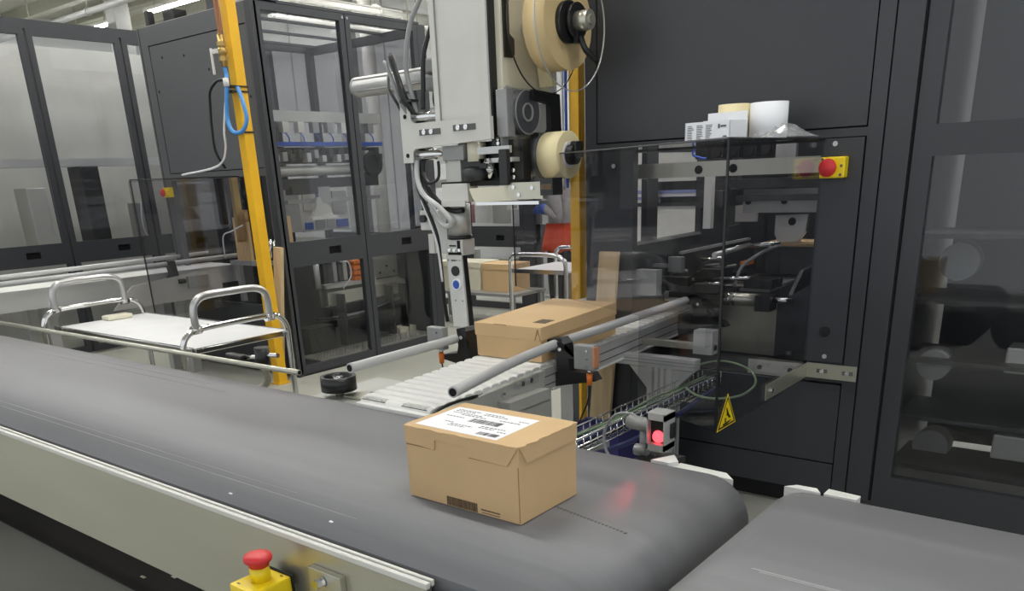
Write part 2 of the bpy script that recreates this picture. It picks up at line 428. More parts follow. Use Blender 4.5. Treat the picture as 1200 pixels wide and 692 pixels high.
# ================================================================ modular conveyor with rails
SL = .036
def zc(y): return .80 + SL * (y - 2.13)
t = mod = thing('modular_conveyor', (-2.31, 3.2, 0), 'narrow white slat conveyor leading from the black machine to the big belt', 'conveyor')
ROTS = Matrix.Rotation(math.atan(SL), 3, 'X')
s0 = None; y = 2.19; i = 0
sc = MB(); prof = [(-.0275, -.016), (.024, -.016), (.0262, -.009), (.021, -.002), (.012, 0), (-.010, .0016), (-.021, .0005), (-.026, -.004), (-.0275, -.010)]
while y < 4.42:
    if s0 is None:
        sc.prism(prof, 'x', -.20, .195)
        s0 = sc.build('slat', WPLAS, t, local=True); s0.rotation_euler = (math.atan(SL), 0, 0); o = s0
    else: o = clone(s0, t)
    o.location = Vector((-2.305, y, zc(y))) - t.location
    y += .0565; i += 1
# rounded nose
MB().prism([(2.165, .7995), (2.145, .795), (2.132, .782), (2.130, .765), (2.145, .75), (2.2, .75), (2.2, .80)], 'x', -2.50, -2.112, smooth=True).build('nose_bar', WPLAS, t)
# finger combs at the transfer
for xs, n in ((-2.492, 8), (-2.265, 8)):
    for k in range(n):
        xx = xs + k * .0165
        MB().prism([(xx, 2.172), (xx + .011, 2.172), (xx + .0065, 2.142), (xx + .0045, 2.142)], 'z', .79, .803).build('comb_tooth', WPLAS, t)
    B(xs - .004, xs + n * .0165, 2.141, 2.178, .785, .7935).build('comb_gap', MATTE, t)
MB().box(-2.50, -2.11, 2.108, 2.144, .765, .7845, bev=.004).build('transfer_strip', WPLAS, t)
# frame
def inc_box(xa, xb, ya, yb, za, zb):   # za, zb relative to the belt top, sheared along the slope
    mb = MB(); P = []
    pts = [(ya, zc(ya) + za), (yb, zc(yb) + za), (yb, zc(yb) + zb), (ya, zc(ya) + zb)]
    return mb.prism(pts, 'x', xa, xb)
inc_box(-2.108, -2.09, 2.85, 4.1, -.118, -.012).build('side_profile', ALU, t)
for dz in (-.047, -.085): inc_box(-2.0905, -2.0885, 2.85, 4.1, dz - .003, dz).build('profile_groove', SEAM, t)
inc_box(-2.0903, -2.084, 2.9, 4.1, -.121, -.112).build('profile_lip', WHITE, t)
inc_box(-2.525, -2.507, 2.3, 4.1, -.11, -.012).build('side_profile', ALU, t)
inc_box(-2.108, -2.094, 2.16, 2.9, -.26, -.02).build('side_plate', SHEET, t)
MB().tube([(-2.10, 2.14, .765), (-2.10, 2.16, .79), (-2.10, 2.25, .80), (-2.10, 2.4, .795)], .007, 6, 4).build('wear_strip', BLACK, t)
MB().box(-2.094, -2.03, 2.52, 2.80, .60, .745).build('gear_guard', SHEET, t)
MB().prism([(-2.094, .745), (-2.03, .70), (-2.03, .69), (-2.094, .735)], 'y', 2.52, 2.80).build('clear_cover', CLEAR, t)
bolt_heads(t, [(-2.093, 2.40, .745), (-2.093, 2.55, .765), (-2.093, 2.68, .785), (-2.093, 2.74, .788)], (1, 0, 0), .012, .012)
MB().box(-2.094, -2.088, 2.63, 2.8, .768, .81).build('hinge_plate', CLEAR, t)
# lower infeed bridge between nose and belt
MB().box(-2.90, -2.53, 2.15, 2.6, .728, .738).build('side_shelf', SHEET, t)
# legs
MB().box(-2.48, -1.70, 3.52, 3.58, .705, .757).build('cross_beam', ALU, t)
for z in (.722, .738): B(-2.48, -1.698, 3.518, 3.521, z, z + .004).build('beam_groove', ALUD, t)
leg = MB().box(-1.955, -1.82, 3.52, 3.62, .0, .705).build('leg', ALU, t)
for y in (3.555, 3.585): B(-1.8205, -1.8175, y - .006, y + .006, 0, .705).build('leg_groove', ALUD, leg)
for x in (-1.92, -1.888, -1.856): B(x - .006, x + .006, 3.517, 3.5205, .0, .705).build('leg_groove', ALUD, leg)
MB().prism([(-2.06, .70), (-1.955, .70), (-1.955, .59)], 'y', 3.53, 3.57).build('gusset', ALU, t)
MB().prism([(-1.82, .70), (-1.71, .70), (-1.82, .59)], 'y', 3.53, 3.57).build('gusset', ALU, t)
B(-2.48, -2.40, 3.52, 3.58, .0, .705).build('leg', ALU, t)
for x in (-2.47, -2.14): B(x - .025, x + .025, 2.4, 2.45, 0, .70).build('leg', ALU, t)
B(-1.79, -1.69, 3.68, 3.75, .755, .87).build('end_block', ALU, t)
B(-2.3, -1.69, 3.70, 3.74, .77, .80).build('end_bar', STEEL, t)
MB().prism([(3.62, .80), (3.78, .80), (3.80, .95), (3.74, .98), (3.66, .98), (3.62, .93)], 'x', -1.70, -1.694).build('end_guard', CLEAR, t)

def rail(name, pts, label, r=.021, sm=6, group=None, m=None):
    t = thing(name, pts[0], label, 'guide rail', group)
    T(pts, r, 14, sm).build('tube', m or PIPE, t)
    p = Vector(pts[0]); d = (p - Vector(pts[1])).normalized()
    MB().cyl(p - d * .002, p + d * .0015, r * .72, 14).build('tube_bore', SEAM, t)
    return t
rail('guide_rail', [(-1.925, 2.07, .907), (-2.03, 2.52, .907), (-2.08, 2.86, .909), (-2.094, 3.0, .911), (-2.085, 3.3, .917), (-2.045, 4.15, .945), (-2.03, 4.35, .95), (-1.96, 4.7, .955), (-1.8, 5.1, .96)],
     'grey tube guide rail bent outward on the near side of the slat conveyor')
rail('guide_rail', [(-2.64, 2.215, .888), (-2.655, 3.0, .892), (-2.665, 3.8, .905), (-2.66, 4.95, .925)],
     'straight grey tube guide rail along the far side of the slat conveyor')

def clamp(name, poly, ya, yb, label, hole):
    t = thing(name, (poly[0][0], ya, poly[0][1]), label, 'clamp')
    MB().prism(poly, 'y', ya, yb).build('bracket', BLACK, t)
    MB().prism([(p[0] * .5 + poly[2][0] * .5, p[1] * .5 + poly[2][1] * .5) for p in poly[:6]], 'y', ya - .012, ya).build('jaw', BLACK, t)
    MB().cyl((hole[0], ya - .014, hole[1]), (hole[0], ya - .024, hole[1]), .009, 8).build('bolt', CHROME, t)
    return t
clamp('rail_clamp', [(-2.14, .925), (-2.06, .94), (-2.035, .915), (-2.02, .84), (-2.012, .795), (-1.905, .797), (-1.88, .765), (-2.09, .72), (-2.09, .775), (-2.08, .79), (-2.085, .87), (-2.14, .875)],
      2.93, 2.99, 'black plastic rail clamp in front of the flat carton, by the small grey sensor', (-2.05, .895))
clamp('rail_clamp', [(-2.07, .965), (-1.99, .98), (-1.95, .955), (-1.90, .855), (-1.83, .84), (-1.81, .815), (-2.085, .785), (-2.085, .835), (-2.0, .845), (-2.01, .92), (-2.07, .925)],
      4.10, 4.16, 'black plastic rail clamp at the machine end of the near guide rail', (-1.965, .93))
clamp('rail_clamp', [(-2.645, .94), (-2.595, .95), (-2.575, .935), (-2.58, .87), (-2.575, .80), (-2.56, .775), (-2.62, .765), (-2.75, .785), (-2.75, .806), (-2.65, .822), (-2.64, .86)],
      2.90, 2.98, 'black plastic rail clamp on the far rail, left of the flat carton', (-2.60, .905))
def photo_sensor(x, y, z, label, cable, rim=None):
    t = thing('photo_sensor', (x, y, z - .07), label, 'sensor', )
    MB().box(x - .052, x + .052, y - .02, y + .02, z - .052, z + .055, bev=.006).build('housing', ALUD, t)
    if rim: MB().box(x + .042, x + .054, y - .0215, y + .0215, z - .04, z + .05, bev=.004).build('lens_cover', rim, t)
    bolt_heads(t, [(x + .015, y - .02, z + .03), (x + .015, y - .02, z - .002), (x + .015, y - .02, z - .035)], (0, -1, 0), .006, .003)
    MB().cyl((x - .004 + .02, y, z - .052), (x + .016, y, z - .07), .01, 10).build('connector_nut', CHROME, t)
    MB().cyl((x + .016, y, z - .07), (x + .016, y, z - .12), .014, 12, .011).build('connector', ORANGE, t)
    T(cable, .004, 6, 5).build('cable', BLACK, t)
    return t
photo_sensor(-1.905, 2.9, .875, 'small grey sensor with orange plug beside the black clamp at the flat carton',
             [(-1.889, 2.9, .757), (-1.90, 2.9, .68), (-1.93, 2.89, .60), (-1.95, 2.85, .5), (-1.93, 2.75, .45), (-1.9, 2.62, .56)], mat('amber_edge', sr(196, 136, 104), .4))
photo_sensor(-2.715, 2.84, .90, 'small grey sensor with orange plug behind the far guide rail', [(-2.699, 2.84, .78), (-2.69, 2.86, .7), (-2.62, 2.94, .62)])

# flat carton on the slat conveyor
t = thing('carton', (-2.318, 3.2, zc(3.2)), 'flat lidded brown carton riding on the white slat conveyor', 'carton')
t.rotation_euler = (math.atan(SL), 0, 0)
hw, hl = .187, .315
B(-hw, hw, -hl, hl, .003, .112, bev=.003).build('base', KRAFT, t, local=True)
lid = B(-hw - .004, hw + .004, -hl - .004, hl + .004, .100, .160, bev=.003).build('lid', KRAFT, t, local=True)
MB().box(.085, .155, -.235, -.155, .1598, .1606).build('printed_patch', INKB, lid, local=True)
MB().prism([(.155, .101), (.172, .152), (.178, .152), (.1905, .101), (.186, .101), (.176, .138), (.160, .101)], 'y', -hl - .0052, -hl - .0038).build('corner_tuck', KRAFTE, lid, local=True)
MB().box(-.07, .0, -hl - .006, -hl - .003, .1575, .1607).build('thumb_notch', KRAFTE, lid, local=True)

# ================================================================ left belt rail, wheel
t = rail('guide_rail', [(-2.965, 2.2, .836), (-3.6, 2.19, .836), (-6.3, 2.17, .836)], 'thin steel guide rod along the far belt edge, before the white trolley', r=.0125, sm=3, m=STEEL)
clx, cly = -3.33, 2.235
t = thing('rod_clamp', (clx, cly, .74), 'black knuckle clamp with lever knob holding the thin steel rod', 'clamp')
C((clx - .02, 2.285, .80), (clx - .02, 2.285, .90), .035, 18).build('knuckle', BLACK, t)
MB().cyl((clx - .02, 2.285, .862), (clx + .09, 2.295, .868), .011, 12).cyl((clx - .02, 2.285, .855), (clx - .12, 2.26, .845), .010, 12).build('pin', CHROME, t)
MB().box(clx - .26, clx - .12, 2.235, 2.275, .828, .858, bev=.01).build('lever', BLACK, t)
T([(clx - .02, 2.285, .80), (clx - .02, 2.30, .74), (clx - .06, 2.29, .70), (clx - .14, 2.25, .66)], .017, 10, 4).build('bent_arm', STEEL, t)
t = thing('edge_roller', (-2.79, 2.27, .738), 'black horizontal guide wheel with a steel hub between belt and slat conveyor', 'roller')
MB().ring((-2.79, 2.27, .765), (-2.79, 2.27, .828), .078, .064, 36).build('tyre', BLACK, t)
MB().cyl((-2.79, 2.27, .765), (-2.79, 2.27, .808), .064, 36).build('disc', MATTE, t)
MB().cyl((-2.79, 2.27, .805), (-2.79, 2.27, .826), .022, 16).cyl((-2.79, 2.27, .826), (-2.79, 2.27, .838), .012, 6, smooth=False).build('hub', CHROME, t)
MB().box(-2.74, -2.62, 2.25, 2.36, .742, .75).cyl((-2.79, 2.27, .738), (-2.79, 2.27, .768), .02, 12).build('mount_plate', STEEL, t)
bolt_heads(t, [(-2.65, 2.33, .75)], (0, 0, 1), .008, .006)

# ================================================================ trolley
t = thing('trolley', (-5.55, 3.03, 0), 'white-topped platform trolley with chrome tube handles behind the big belt, left', 'trolley')
B(-6.45, -4.64, 2.68, 3.37, .685, .70, bev=.004).build('tray', WTRAY, t)
MB().box(-6.47, -4.62, 2.655, 2.68, .665, .708, bev=.006).build('rim', CHROME, t)
MB().box(-6.47, -4.62, 3.37, 3.395, .665, .708, bev=.006).build('rim', CHROME, t)
MB().box(-4.64, -4.615, 2.68, 3.37, .665, .700, bev=.006).build('rim', CHROME, t)
for x in (-4.6, -6.48):
    f = MB().tube([(x, 2.60, .12), (x, 2.59, .60), (x, 2.60, .74), (x, 2.66, .805), (x, 2.76, .82), (x, 3.0, .825), (x, 3.2, .825), (x, 3.30, .81), (x, 3.36, .74), (x, 3.365, .6), (x, 3.36, .12)], .019, 12, 5).build('end_frame', CHROME, t)
    MB().tube([(x + .004, 2.70, .80), (x + .004, 2.70, .93), (x + .004, 2.73, .985), (x + .004, 2.80, 1.012), (x + .004, 3.0, 1.015), (x + .004, 3.14, 1.012), (x + .004, 3.21, .985), (x + .004, 3.235, .93), (x + .004, 3.235, .80)], .023, 12, 5).build('push_handle', mat('satin_steel', sr(190, 190, 190), .3, .8) if 'satin_steel' not in MATS else MATS['satin_steel'], t)
    for y in (2.70, 3.235):
        MB().cyl((x, y - .03, .815), (x, y + .03, .815), .027, 14).build('clamp_collar', CHROME, t)
for x in (-6.4, -4.72):
    for y in (2.74, 3.3):
        MB().cyl((x, y - .02, .06), (x, y + .02, .06), .06, 20).build('castor_wheel', BLACK, t)
        MB().box(x - .02, x + .02, y - .03, y + .03, .1, .2).build('castor_fork', CHROME, t)
B(-6.45, -4.64, 2.68, 3.37, .2, .215, bev=.004).build('lower_shelf', ALUD, t)
tag(B(-6.43, -6.32, 3.0, 3.2, .701, .735, bev=.012).build('card_offcut', CREAM), 'small cream cardboard offcut lying at the far end of the white trolley top', 'cardboard')

# ================================================================ left packing machine
LX, LY0, LY1, LZ = -5.95, 4.41, 6.27, 2.97
t = lm = thing('packing_machine', (-6.8, 5.3, 0), 'charcoal packing machine with two tall glazed doors, left behind the yellow post', 'machine')
def glazed_door(par, ax, f, a0, a1, zt=2.965, depth=.05, zm=(.95, 1.157), zb=.09, m=DARK, st=.055, inward=-1, slot=True):
    # door in the plane ax=f, spanning a0..a1
    def bx(mb, p0, p1, z0, z1, d0=0, d1=depth):
        lo, hi = sorted((f + inward * d0, f + inward * d1))
        if ax == 'x': mb.box(lo, hi, p0, p1, z0, z1)
        else: mb.box(p0, p1, lo, hi, z0, z1)
        return mb
    mb = MB()
    bx(mb, a0, a0 + st, 0.02, zt); bx(mb, a1 - st, a1, 0.02, zt)
    bx(mb, a0 + st, a1 - st, zt - st, zt); bx(mb, a0 + st, a1 - st, .02, zb)
    c0, c1 = (a0 + .52 * (a1 - a0), a0 + .67 * (a1 - a0))
    if slot:
        bx(mb, a0 + st, c0, zm[0], zm[1]); bx(mb, c1, a1 - st, zm[0], zm[1])
        zs0, zs1 = zm[0] + .075, zm[0] + .14
        bx(mb, c0, c1, zm[0], zs0); bx(mb, c0, c1, zs1, zm[1])
    else: bx(mb, a0 + st, a1 - st, zm[0], zm[1])
    d = mb.build('door', m, par)
    if slot: bx(MB(), c0, c1, zm[0] + .07, zm[0] + .145, .03, .06).build('handle_recess', SEAM, d)
    bx(MB(), a0 + st - .01, a1 - st + .01, zm[1] - .005, zt - st + .005, .02, .026).build('pane', PANE, d)
    bx(MB(), a0 + st - .01, a1 - st + .01, zb - .005, zm[0] + .005, .02, .026).build('pane', PANE, d)
    return d
glazed_door(lm, 'x', LX, LY0 + .03, 5.352)
glazed_door(lm, 'x', LX, 5.362, LY1 - .03)
B(LX - .078, LX + .0015, LY0 - .0015, LY0 + .027, 0, LZ).build('corner_post', DARK, lm)
B(LX - .1, LX, LY1 - .026, LY1 + .08, 0, LZ).build('end_post', DARK, lm)
B(LX - .05, LX, LY0, LY1, LZ - .002, LZ + .02).build('top_rail', DARK, lm)
B(LX - .03, LX - .008, LY0, LY1, 0, .03).build('sill', BLACK, lm)
bolt_heads(lm, [(LX, 5.33, 2.935), (LX, 5.385, 2.935)], (1, 0, 0), .012, .006)
# front face (towards the belt): frame with recessed panels
F = LY0
MB().box(-7.64, -7.49, F, F + .05, 0, LZ).box(-7.49, -5.95, F, F + .05, 2.822, LZ).box(-6.045, -5.95, F, F + .05, 0, 2.822).box(-7.49, -6.045, F, F + .05, 1.70, 1.757).build('front_frame', DARK2, lm)
MB().box(-7.5, -6.0, F + .03, F + .06, 1.70, 2.87).build('seam_backing', SEAM, lm)
B(-7.482, -6.053, F + .004, F + .03, 1.765, 2.814).build('front_panel', DARK2, lm)
B(-7.614, -7.604, F - .001, F + .01, 0, 2.96).build('seam', SEAM, lm)
for p in ((-7.30, 2.71), (-6.96, 2.69), (-7.44, 2.45), (-6.62, 2.55), (-6.1, 2.3)):
    C((p[0], F + .002, p[1]), (p[0], F + .006, p[1]), .011, 10).build('panel_hole', SEAM, lm)
MB().box(-7.49, -6.05, F, F + .04, .02, .62).build('lower_panel', DARK, lm)
B(-7.64, -5.95, F + .03, F + .25, LZ, LZ + .012).build('roof_strip', SHEET, lm)
# back side: frame only
for y in (4.45, 5.36, 6.3): B(-7.64, -7.56, y - .03, y + .03, 0, LZ).build('rear_post', DARK, lm)
for za, zb in ((LZ - .06, LZ), (.02, 1.0)): B(-7.64, -7.6, 4.45, 6.3, za, zb).build('rear_frame', DARK, lm)
B(-7.6, -6.0, 6.31, 6.35, .0, 1.1).build('end_panel', DARK, lm)
B(-7.56, -6.05, 6.326, 6.332, 1.1, LZ - .08).build('end_pane', TINT, lm)
B(-7.63, -7.625, 4.45, 6.3, 1.0, LZ - .06).build('rear_pane', TINT, lm)
B(-7.6, -6.0, 6.31, 6.35, LZ - .08, LZ).build('end_rail', DARK, lm)
B(-7.6, -5.98, 4.45, 6.3, .0, .03).build('floor_pan', DARK, lm)
# inner works seen through the panes
B(-6.6, -6.5, 4.6, 6.2, 2.155, 2.245).build('gantry_beam', SHEET, lm)
B(-6.62, -6.5, 4.6, 6.2, 1.95, 1.985).build('cable_trunking', BLUED, lm)
B(-6.66, -6.56, 4.6, 6.2, 1.80, 1.94).build('manifold', CARBON, lm)
for i in range(14):
    C((-6.56, 4.72 + i * .105, 1.90), (-6.52, 4.72 + i * .105, 1.90), .032, 14).build('servo_motor', BLACK if i % 3 else CARBON, lm)
rr = random.Random(4)
for i in range(16):
    y = 4.75 + i * .09; z = 1.80 + rr.random() * .05
    MB().box(-6.54, -6.46, y, y + .05, z, z + .05 + .03 * rr.random(), bev=.006).build('gripper_unit', rr.choice((ALUD, CARBON, SHEET)), lm)
C((-6.55, 4.75, 1.735), (-6.55, 6.1, 1.735), .045, 24).build('drum', SHEET, lm)
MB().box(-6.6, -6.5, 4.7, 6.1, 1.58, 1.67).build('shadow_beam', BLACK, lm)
MB().box(-6.56, -6.46, 4.98, 5.28, 1.53, 1.6).build('black_cover', BLACK, lm)
MB().box(-6.5, -6.48, 5.29, 5.44, 1.44, 1.59).build('bearing_plate', ALUD, lm)
B(-6.55, -6.5, 4.95, 6.1, 1.45, 1.485).build('cross_bar', ALUD, lm)
for i in range(7):
    y = 4.95 + i * .17
    MB().box(-6.5, -6.44, y, y + .07, 2.06, 2.15).build('valve_block', WHITE if i in (0, 1, 4) else ALUD, lm)
    T([(-6.46, y + .03, 2.06), (-6.44, y + .05, 2.02), (-6.46, y + .07, 1.985)], .006, 6, 4).build('air_hose', BLUED, lm)
B(-6.5, -6.42, 5.15, 5.45, 1.30, 1.33).build('white_bar', WHITE, lm)
MB().prism([(5.17, 1.33), (5.42, 1.33), (5.38, 1.42), (5.30, 1.45), (5.28, 1.5), (5.24, 1.5), (5.22, 1.42)], 'x', -6.47, -6.44).build('gripper_plate', SHEET, lm)
MB().ring((-6.35, 5.88, 1.78), (-6.30, 5.88, 1.78), .11, .085, 28).cyl((-6.345, 5.88, 1.78), (-6.335, 5.88, 1.78), .085, 28).build('fan_guard', MATTE, lm)
B(-6.45, -6.35, 5.80, 5.96, 1.60, 1.70).build('fan_mount', BLACK, lm)
# supply rack seen through the doors: white frame, blue cassettes
for j, (ya, yb) in enumerate(((6.14, 6.2), (6.36, 6.42), (6.52, 6.58))): pass
rk = B(-7.45, -7.2, 5.62, 6.27, 1.15, 1.58).build('supply_rack', WPLAS, lm)
for k, (ya, yb, za, zb, mm) in enumerate(((5.66, 5.80, 1.36, 1.54, WHITE), (5.84, 6.02, 1.44, 1.54, BLUED), (5.84, 6.02, 1.32, 1.43, ALU), (6.05, 6.24, 1.32, 1.54, ALU), (5.66, 5.76, 1.17, 1.24, BLUED), (5.80, 5.92, 1.17, 1.3, ALUD), (5.95, 6.05, 1.17, 1.3, ALU), (6.08, 6.24, 1.17, 1.25, BLUED))):
    B(-7.2, -7.185, ya, yb, za, zb).build('cassette', mm, rk)
# lower bays
C((-6.45, 5.14, .67), (-6.45, 5.14, .93), .055, 20).build('clear_tube', CLEAR, lm)
C((-6.45, 5.14, .67), (-6.45, 5.14, .93), .028, 16).build('piston', ALU, lm)
for i in range(4):
    MB().box(-6.5, -6.43, 5.26 + i * .065, 5.31 + i * .065, .71, .90, bev=.006).build('valve_block', (CARBON, ALUD, CARBON, SHEET)[i], lm)
for i in range(4):
    MB().box(-6.5, -6.42, 5.585, 5.685, .69 + i * .052, .735 + i * .052, bev=.01).build('orange_coupling', ORANGE, lm)
T([(-6.4, 5.40, .9), (-6.4, 5.5, .88), (-6.4, 5.52, .75), (-6.4, 5.4, .64)], .007, 6, 5).build('white_hose', WHCAB, lm)
MB().prism([(-6.52, .655), (-6.40, .62), (-6.40, .50), (-6.5, .47), (-6.52, .47)], 'y', 5.2, 6.26).build('channel', STEEL, lm)
MB().box(-6.53, -6.4, 5.2, 5.85, .655, .69).build('channel_top', SHEET, lm)
MB().box(-6.52, -6.50, 5.9, 6.26, .67, .93).build('steel_plate', STEEL, lm)
bolt_heads(lm, [(-6.5, 5.96, .9), (-6.5, 6.2, .9), (-6.5, 6.1, .78), (-6.5, 6.0, .72), (-6.5, 6.2, .72)], (1, 0, 0), .012, .006, BLACK)
MB().box(-6.5, -6.3, 4.85, 5.16, .06, .33).cyl((-6.3, 5.02, .22), (-6.28, 5.02, .22), .1, 20).build('drive_unit', BLACK, lm)
MB().box(-6.4, -6.3, 5.3, 5.33, .1, .6).box(-6.4, -6.3, 5.95, 5.98, .1, .6).box(-6.4, -6.3, 6.15, 6.17, .1, .6).build('strut', BLACK, lm)
MB().tube([(-6.35, 5.0, .40), (-6.35, 5.5, .36), (-6.35, 6.1, .46)], .016, 8, 5).build('black_duct', BLACK, lm)
B(-6.5, -6.42, 5.3, 5.8, .34, .37).build('rail_bar', ALU, lm)
MB().box(-6.46, -6.3, 6.03, 6.27, .075, .15).build('light_block', CREAM, lm)
stp = B(-6.3, -5.985, 4.7, 6.24, .085, .10).build('tread_plate', STEEL, lm)
for i in range(44):
    for j in range(6):
        pass
mb = MB()
for i in range(40):
    for j in range(7):
        x = -6.28 + j * .042; y = 4.73 + i * .037; s = 1 if (i + j) % 2 else -1
        mb.prism([(x - .011, y - .005 * s), (x, y - .004), (x + .011, y + .005 * s), (x, y + .004)], 'z', .1, .1035)
o = mb.build('tread_lugs', CHROME, stp); o['kind'] = 'stuff'
mb = MB()
for i in range(6): mb.box(-6.1, -6.0, 4.6 + i * .3, 4.62 + i * .3, 2.97, 3.02)
for z0 in (3.03, 3.08): mb.box(-6.1, -6.08, 4.5, 6.2, z0, z0 + .012)
mb.build('roof_cable_tray', WHITE, lm)

# copy of the emergency stop facing the belt
def estop_front(loc, label):
    t = thing('emergency_stop', loc, label, 'emergency stop')
    x, y, z = loc
    MB().box(x - .053, x + .053, y - .05, y, z - .043, z + .043, bev=.007).build('housing', YELB, t)
    C((x - .012, y - .05, z), (x - .012, y - .064, z), .024, 24).build('collar', YELB, t)
    MB().lathe([(.024, -.064), (.036, -.068), (.037, -.076), (.032, -.083), (.003, -.086)], (x - .012, y, z), 28, 'y').build('button', RED, t)
    for dx, dz in ((.038, .006), (.036, -.03), (-.044, .034)): C((x + dx, y - .0515, z + dz), (x + dx, y - .0495, z + dz), .006, 8).build('screw', INK, t)
    return t
estop_front((-7.53, 4.405, 1.60), 'small yellow emergency stop with red button on the far left machine front')

# smoked guard of the left machine
def guard(cx, cy, yb, ex, ey, label, zb=.65, zc_=1.03, zt=1.706, s_cut=.30):
    t = thing('machine_guard', (cx, cy, zb), label, 'guard')
    d = Vector((ex - cx, ey - cy, 0)); L = d.length; d.normalize(); nrm = Vector((-d.y, d.x, 0))
    sc = s_cut * L
    poly = [(0, zb), (0, zt), (L, zt), (L, zc_), (sc, zc_), (sc, zb)]
    bm = bmesh.new()
    A = [bm.verts.new(Vector((cx, cy, 0)) + d * s + nrm * .0025 + Vector((0, 0, z))) for s, z in poly]
    Bv = [bm.verts.new(Vector((cx, cy, 0)) + d * s - nrm * .0025 + Vector((0, 0, z))) for s, z in poly]
    bm.faces.new(A); bm.faces.new(list(reversed(Bv)))
    for i in range(6): bm.faces.new((A[i], A[(i + 1) % 6], Bv[(i + 1) % 6], Bv[i]))
    mb = MB(); mb.bm.free(); mb.bm = bm; mb.build('front_sheet', SMOKE, t)
    B(cx - .0025, cx + .0025, cy + .004, yb - .004, zb, zt).build('side_sheet', SMOKE, t)
    B(cx - .004, cx + .004, cy - .004, cy + .004, zb, zt).build('corner_strip', BLACK, t)
    MB().prism([(cx, cy), (cx, yb - .004), (ex, yb - .004), (ex, ey)], 'z', zt, zt + .005).build('top_sheet', SMOKE, t)
    T([(cx, cy, zt), (ex, ey, zt)], .003, 6).build('top_edge', DARK2, t)
    T([(cx, cy, zt), (cx, yb - .01, zt)], .004, 6).build('top_edge', BLACK, t)
    e = Vector((ex, ey, 0)); T([(ex, ey, zc_), (ex, ey, zt)], .004, 6).build('end_strip', BLACK, t)
    return t
guard(-6.41, 3.43, 4.41, -8.03, 4.28, 'smoked clear guard in front of the left machine, behind the white trolley')
guard(-1.28, 2.85, 3.83, -2.9, 3.70, 'smoked clear guard box on the right machine, with rolls lying on top')

# infeed of the left machine
t = thing('infeed_conveyor', (-7.27, 3.3, 0), 'pale infeed conveyor running into the left machine, beyond the trolley', 'conveyor')
B(-7.5, -7.05, 2.3, 4.7, .90, .93).build('belt', WPLAS, t)
B(-7.05, -7.02, 2.3, 4.7, .78, .935).build('side_profile', ALU, t)
B(-7.53, -7.5, 2.3, 4.7, .78, .935).build('side_profile', ALU, t)
for y in (2.9, 4.1):
    for x in (-7.45, -7.1): B(x - .04, x + .04, y - .04, y + .04, 0, .78).build('leg', ALU, t)
    MB().prism([(-7.06, .78), (-6.94, .78), (-7.06, .62)], 'y', y - .03, y + .03).build('gusset', ALU, t)
B(-7.02, -6.8, 4.0, 4.2, .80, .9).build('drive_box', ALUD, t)
MB().prism([(3.3, .70), (4.35, .70), (4.35, .90), (4.2, .935), (3.5, .88)], 'x', -6.84, -6.83).build('side_cover', SHEET, t)
rail('guide_rail', [(-7.56, 2.35, 1.0), (-7.58, 4.72, 1.02)], 'far tube rail of the infeed conveyor at the left machine', r=.02, sm=2)
rail('guide_rail', [(-6.96, 2.35, 1.0), (-6.98, 4.78, 1.02)], 'near tube rail of the infeed conveyor at the left machine', r=.02, sm=2)
t = thing('rail_clamp', (-6.96, 3.95, .9), 'black rail clamp on the infeed conveyor of the left machine', 'clamp')
MB().prism([(-7.0, 1.035), (-6.93, 1.035), (-6.9, .90), (-6.8, .88), (-6.8, .85), (-7.01, .85), (-7.01, .9), (-6.97, .92)], 'y', 3.92, 3.98).build('bracket', BLACK, t)
# magazine inside the left machine's opening
t = thing('carton_magazine', (-6.6, 4.75, .6), 'stack of brown carton blanks standing inside the opening of the left machine', 'cardboard')
for i in range(12):
    B(-6.9 + i * .034, -6.9 + i * .034 + .028, 4.6, 4.95, .98, 1.36 + .06 * math.sin(i * 1.7)).build('carton_blank', KRAFT, t)
MB().box(-6.96, -6.45, 4.55, 5.0, .94, .98).box(-6.95, -6.9, 4.6, 4.64, .6, .94).box(-6.5, -6.45, 4.6, 4.64, .6, .94).build('magazine_frame', ALUD, t)
for x, z0, z1, mm in ((-6.72, 1.15, 1.72, BRASS), (-6.95, 1.3, 1.72, CARBON), (-6.5, 1.0, 1.72, BLACK), (-6.28, 1.0, 1.72, BLACK)):
    B(x - .025, x + .025, 4.52, 4.58, z0, z1).build('guide_post', mm, t)
for i in range(7):
    MB().cyl((-6.45 + i * .05, 4.5, 1.02), (-6.45 + i * .05, 4.52, 1.22 - .01 * i), .012, 10).build('spindle', CHROME, t)
T([(-6.95, 4.5, 1.0), (-6.9, 4.48, 1.2), (-6.75, 4.48, 1.25), (-6.6, 4.5, 1.3)], .006, 6, 5).build('white_hose', WHCAB, t)

# far left machine
t = fm = thing('packing_machine', (-9.6, 4.3, 0), 'far charcoal machine with glazed doors at the left edge, beyond the left machine', 'machine')
for a in (1.2, 2.15, 3.1, 4.05, 5.0, 5.95): glazed_door(fm, 'x', -9.0, a + .01, a + .94, zt=3.12)
for y in (1.2, 6.9): B(-9.1, -9.0, y - .06, y, 0, 3.2).build('corner_post', DARK, fm)
B(-9.1, -9.0, 1.2, 6.9, 3.12, 3.2).build('top_rail', DARK, fm)
MB().box(-10.6, -10.5, 1.2, 6.9, 0, 3.2).build('rear_panel', SHEET, fm)
MB().box(-10.5, -9.1, 6.84, 6.9, 0, 3.2).box(-10.5, -9.1, 1.14, 1.2, 0, 3.2).build('end_panel', DARK, fm)
for i in range(9):
    y = 1.5 + i * .6
    MB().box(-9.7, -9.4, y, y + .2, 1.0, 1.5 + .2 * (i % 3), bev=.01).build('mechanism_block', (ALUD, SHEET, CARBON)[i % 3], fm)
B(-9.6, -9.45, 1.3, 6.8, 1.9, 1.98).build('gantry_beam', ALU, fm)
B(-9.6, -9.3, 1.3, 6.8, .5, .62).build('channel', STEEL, fm)
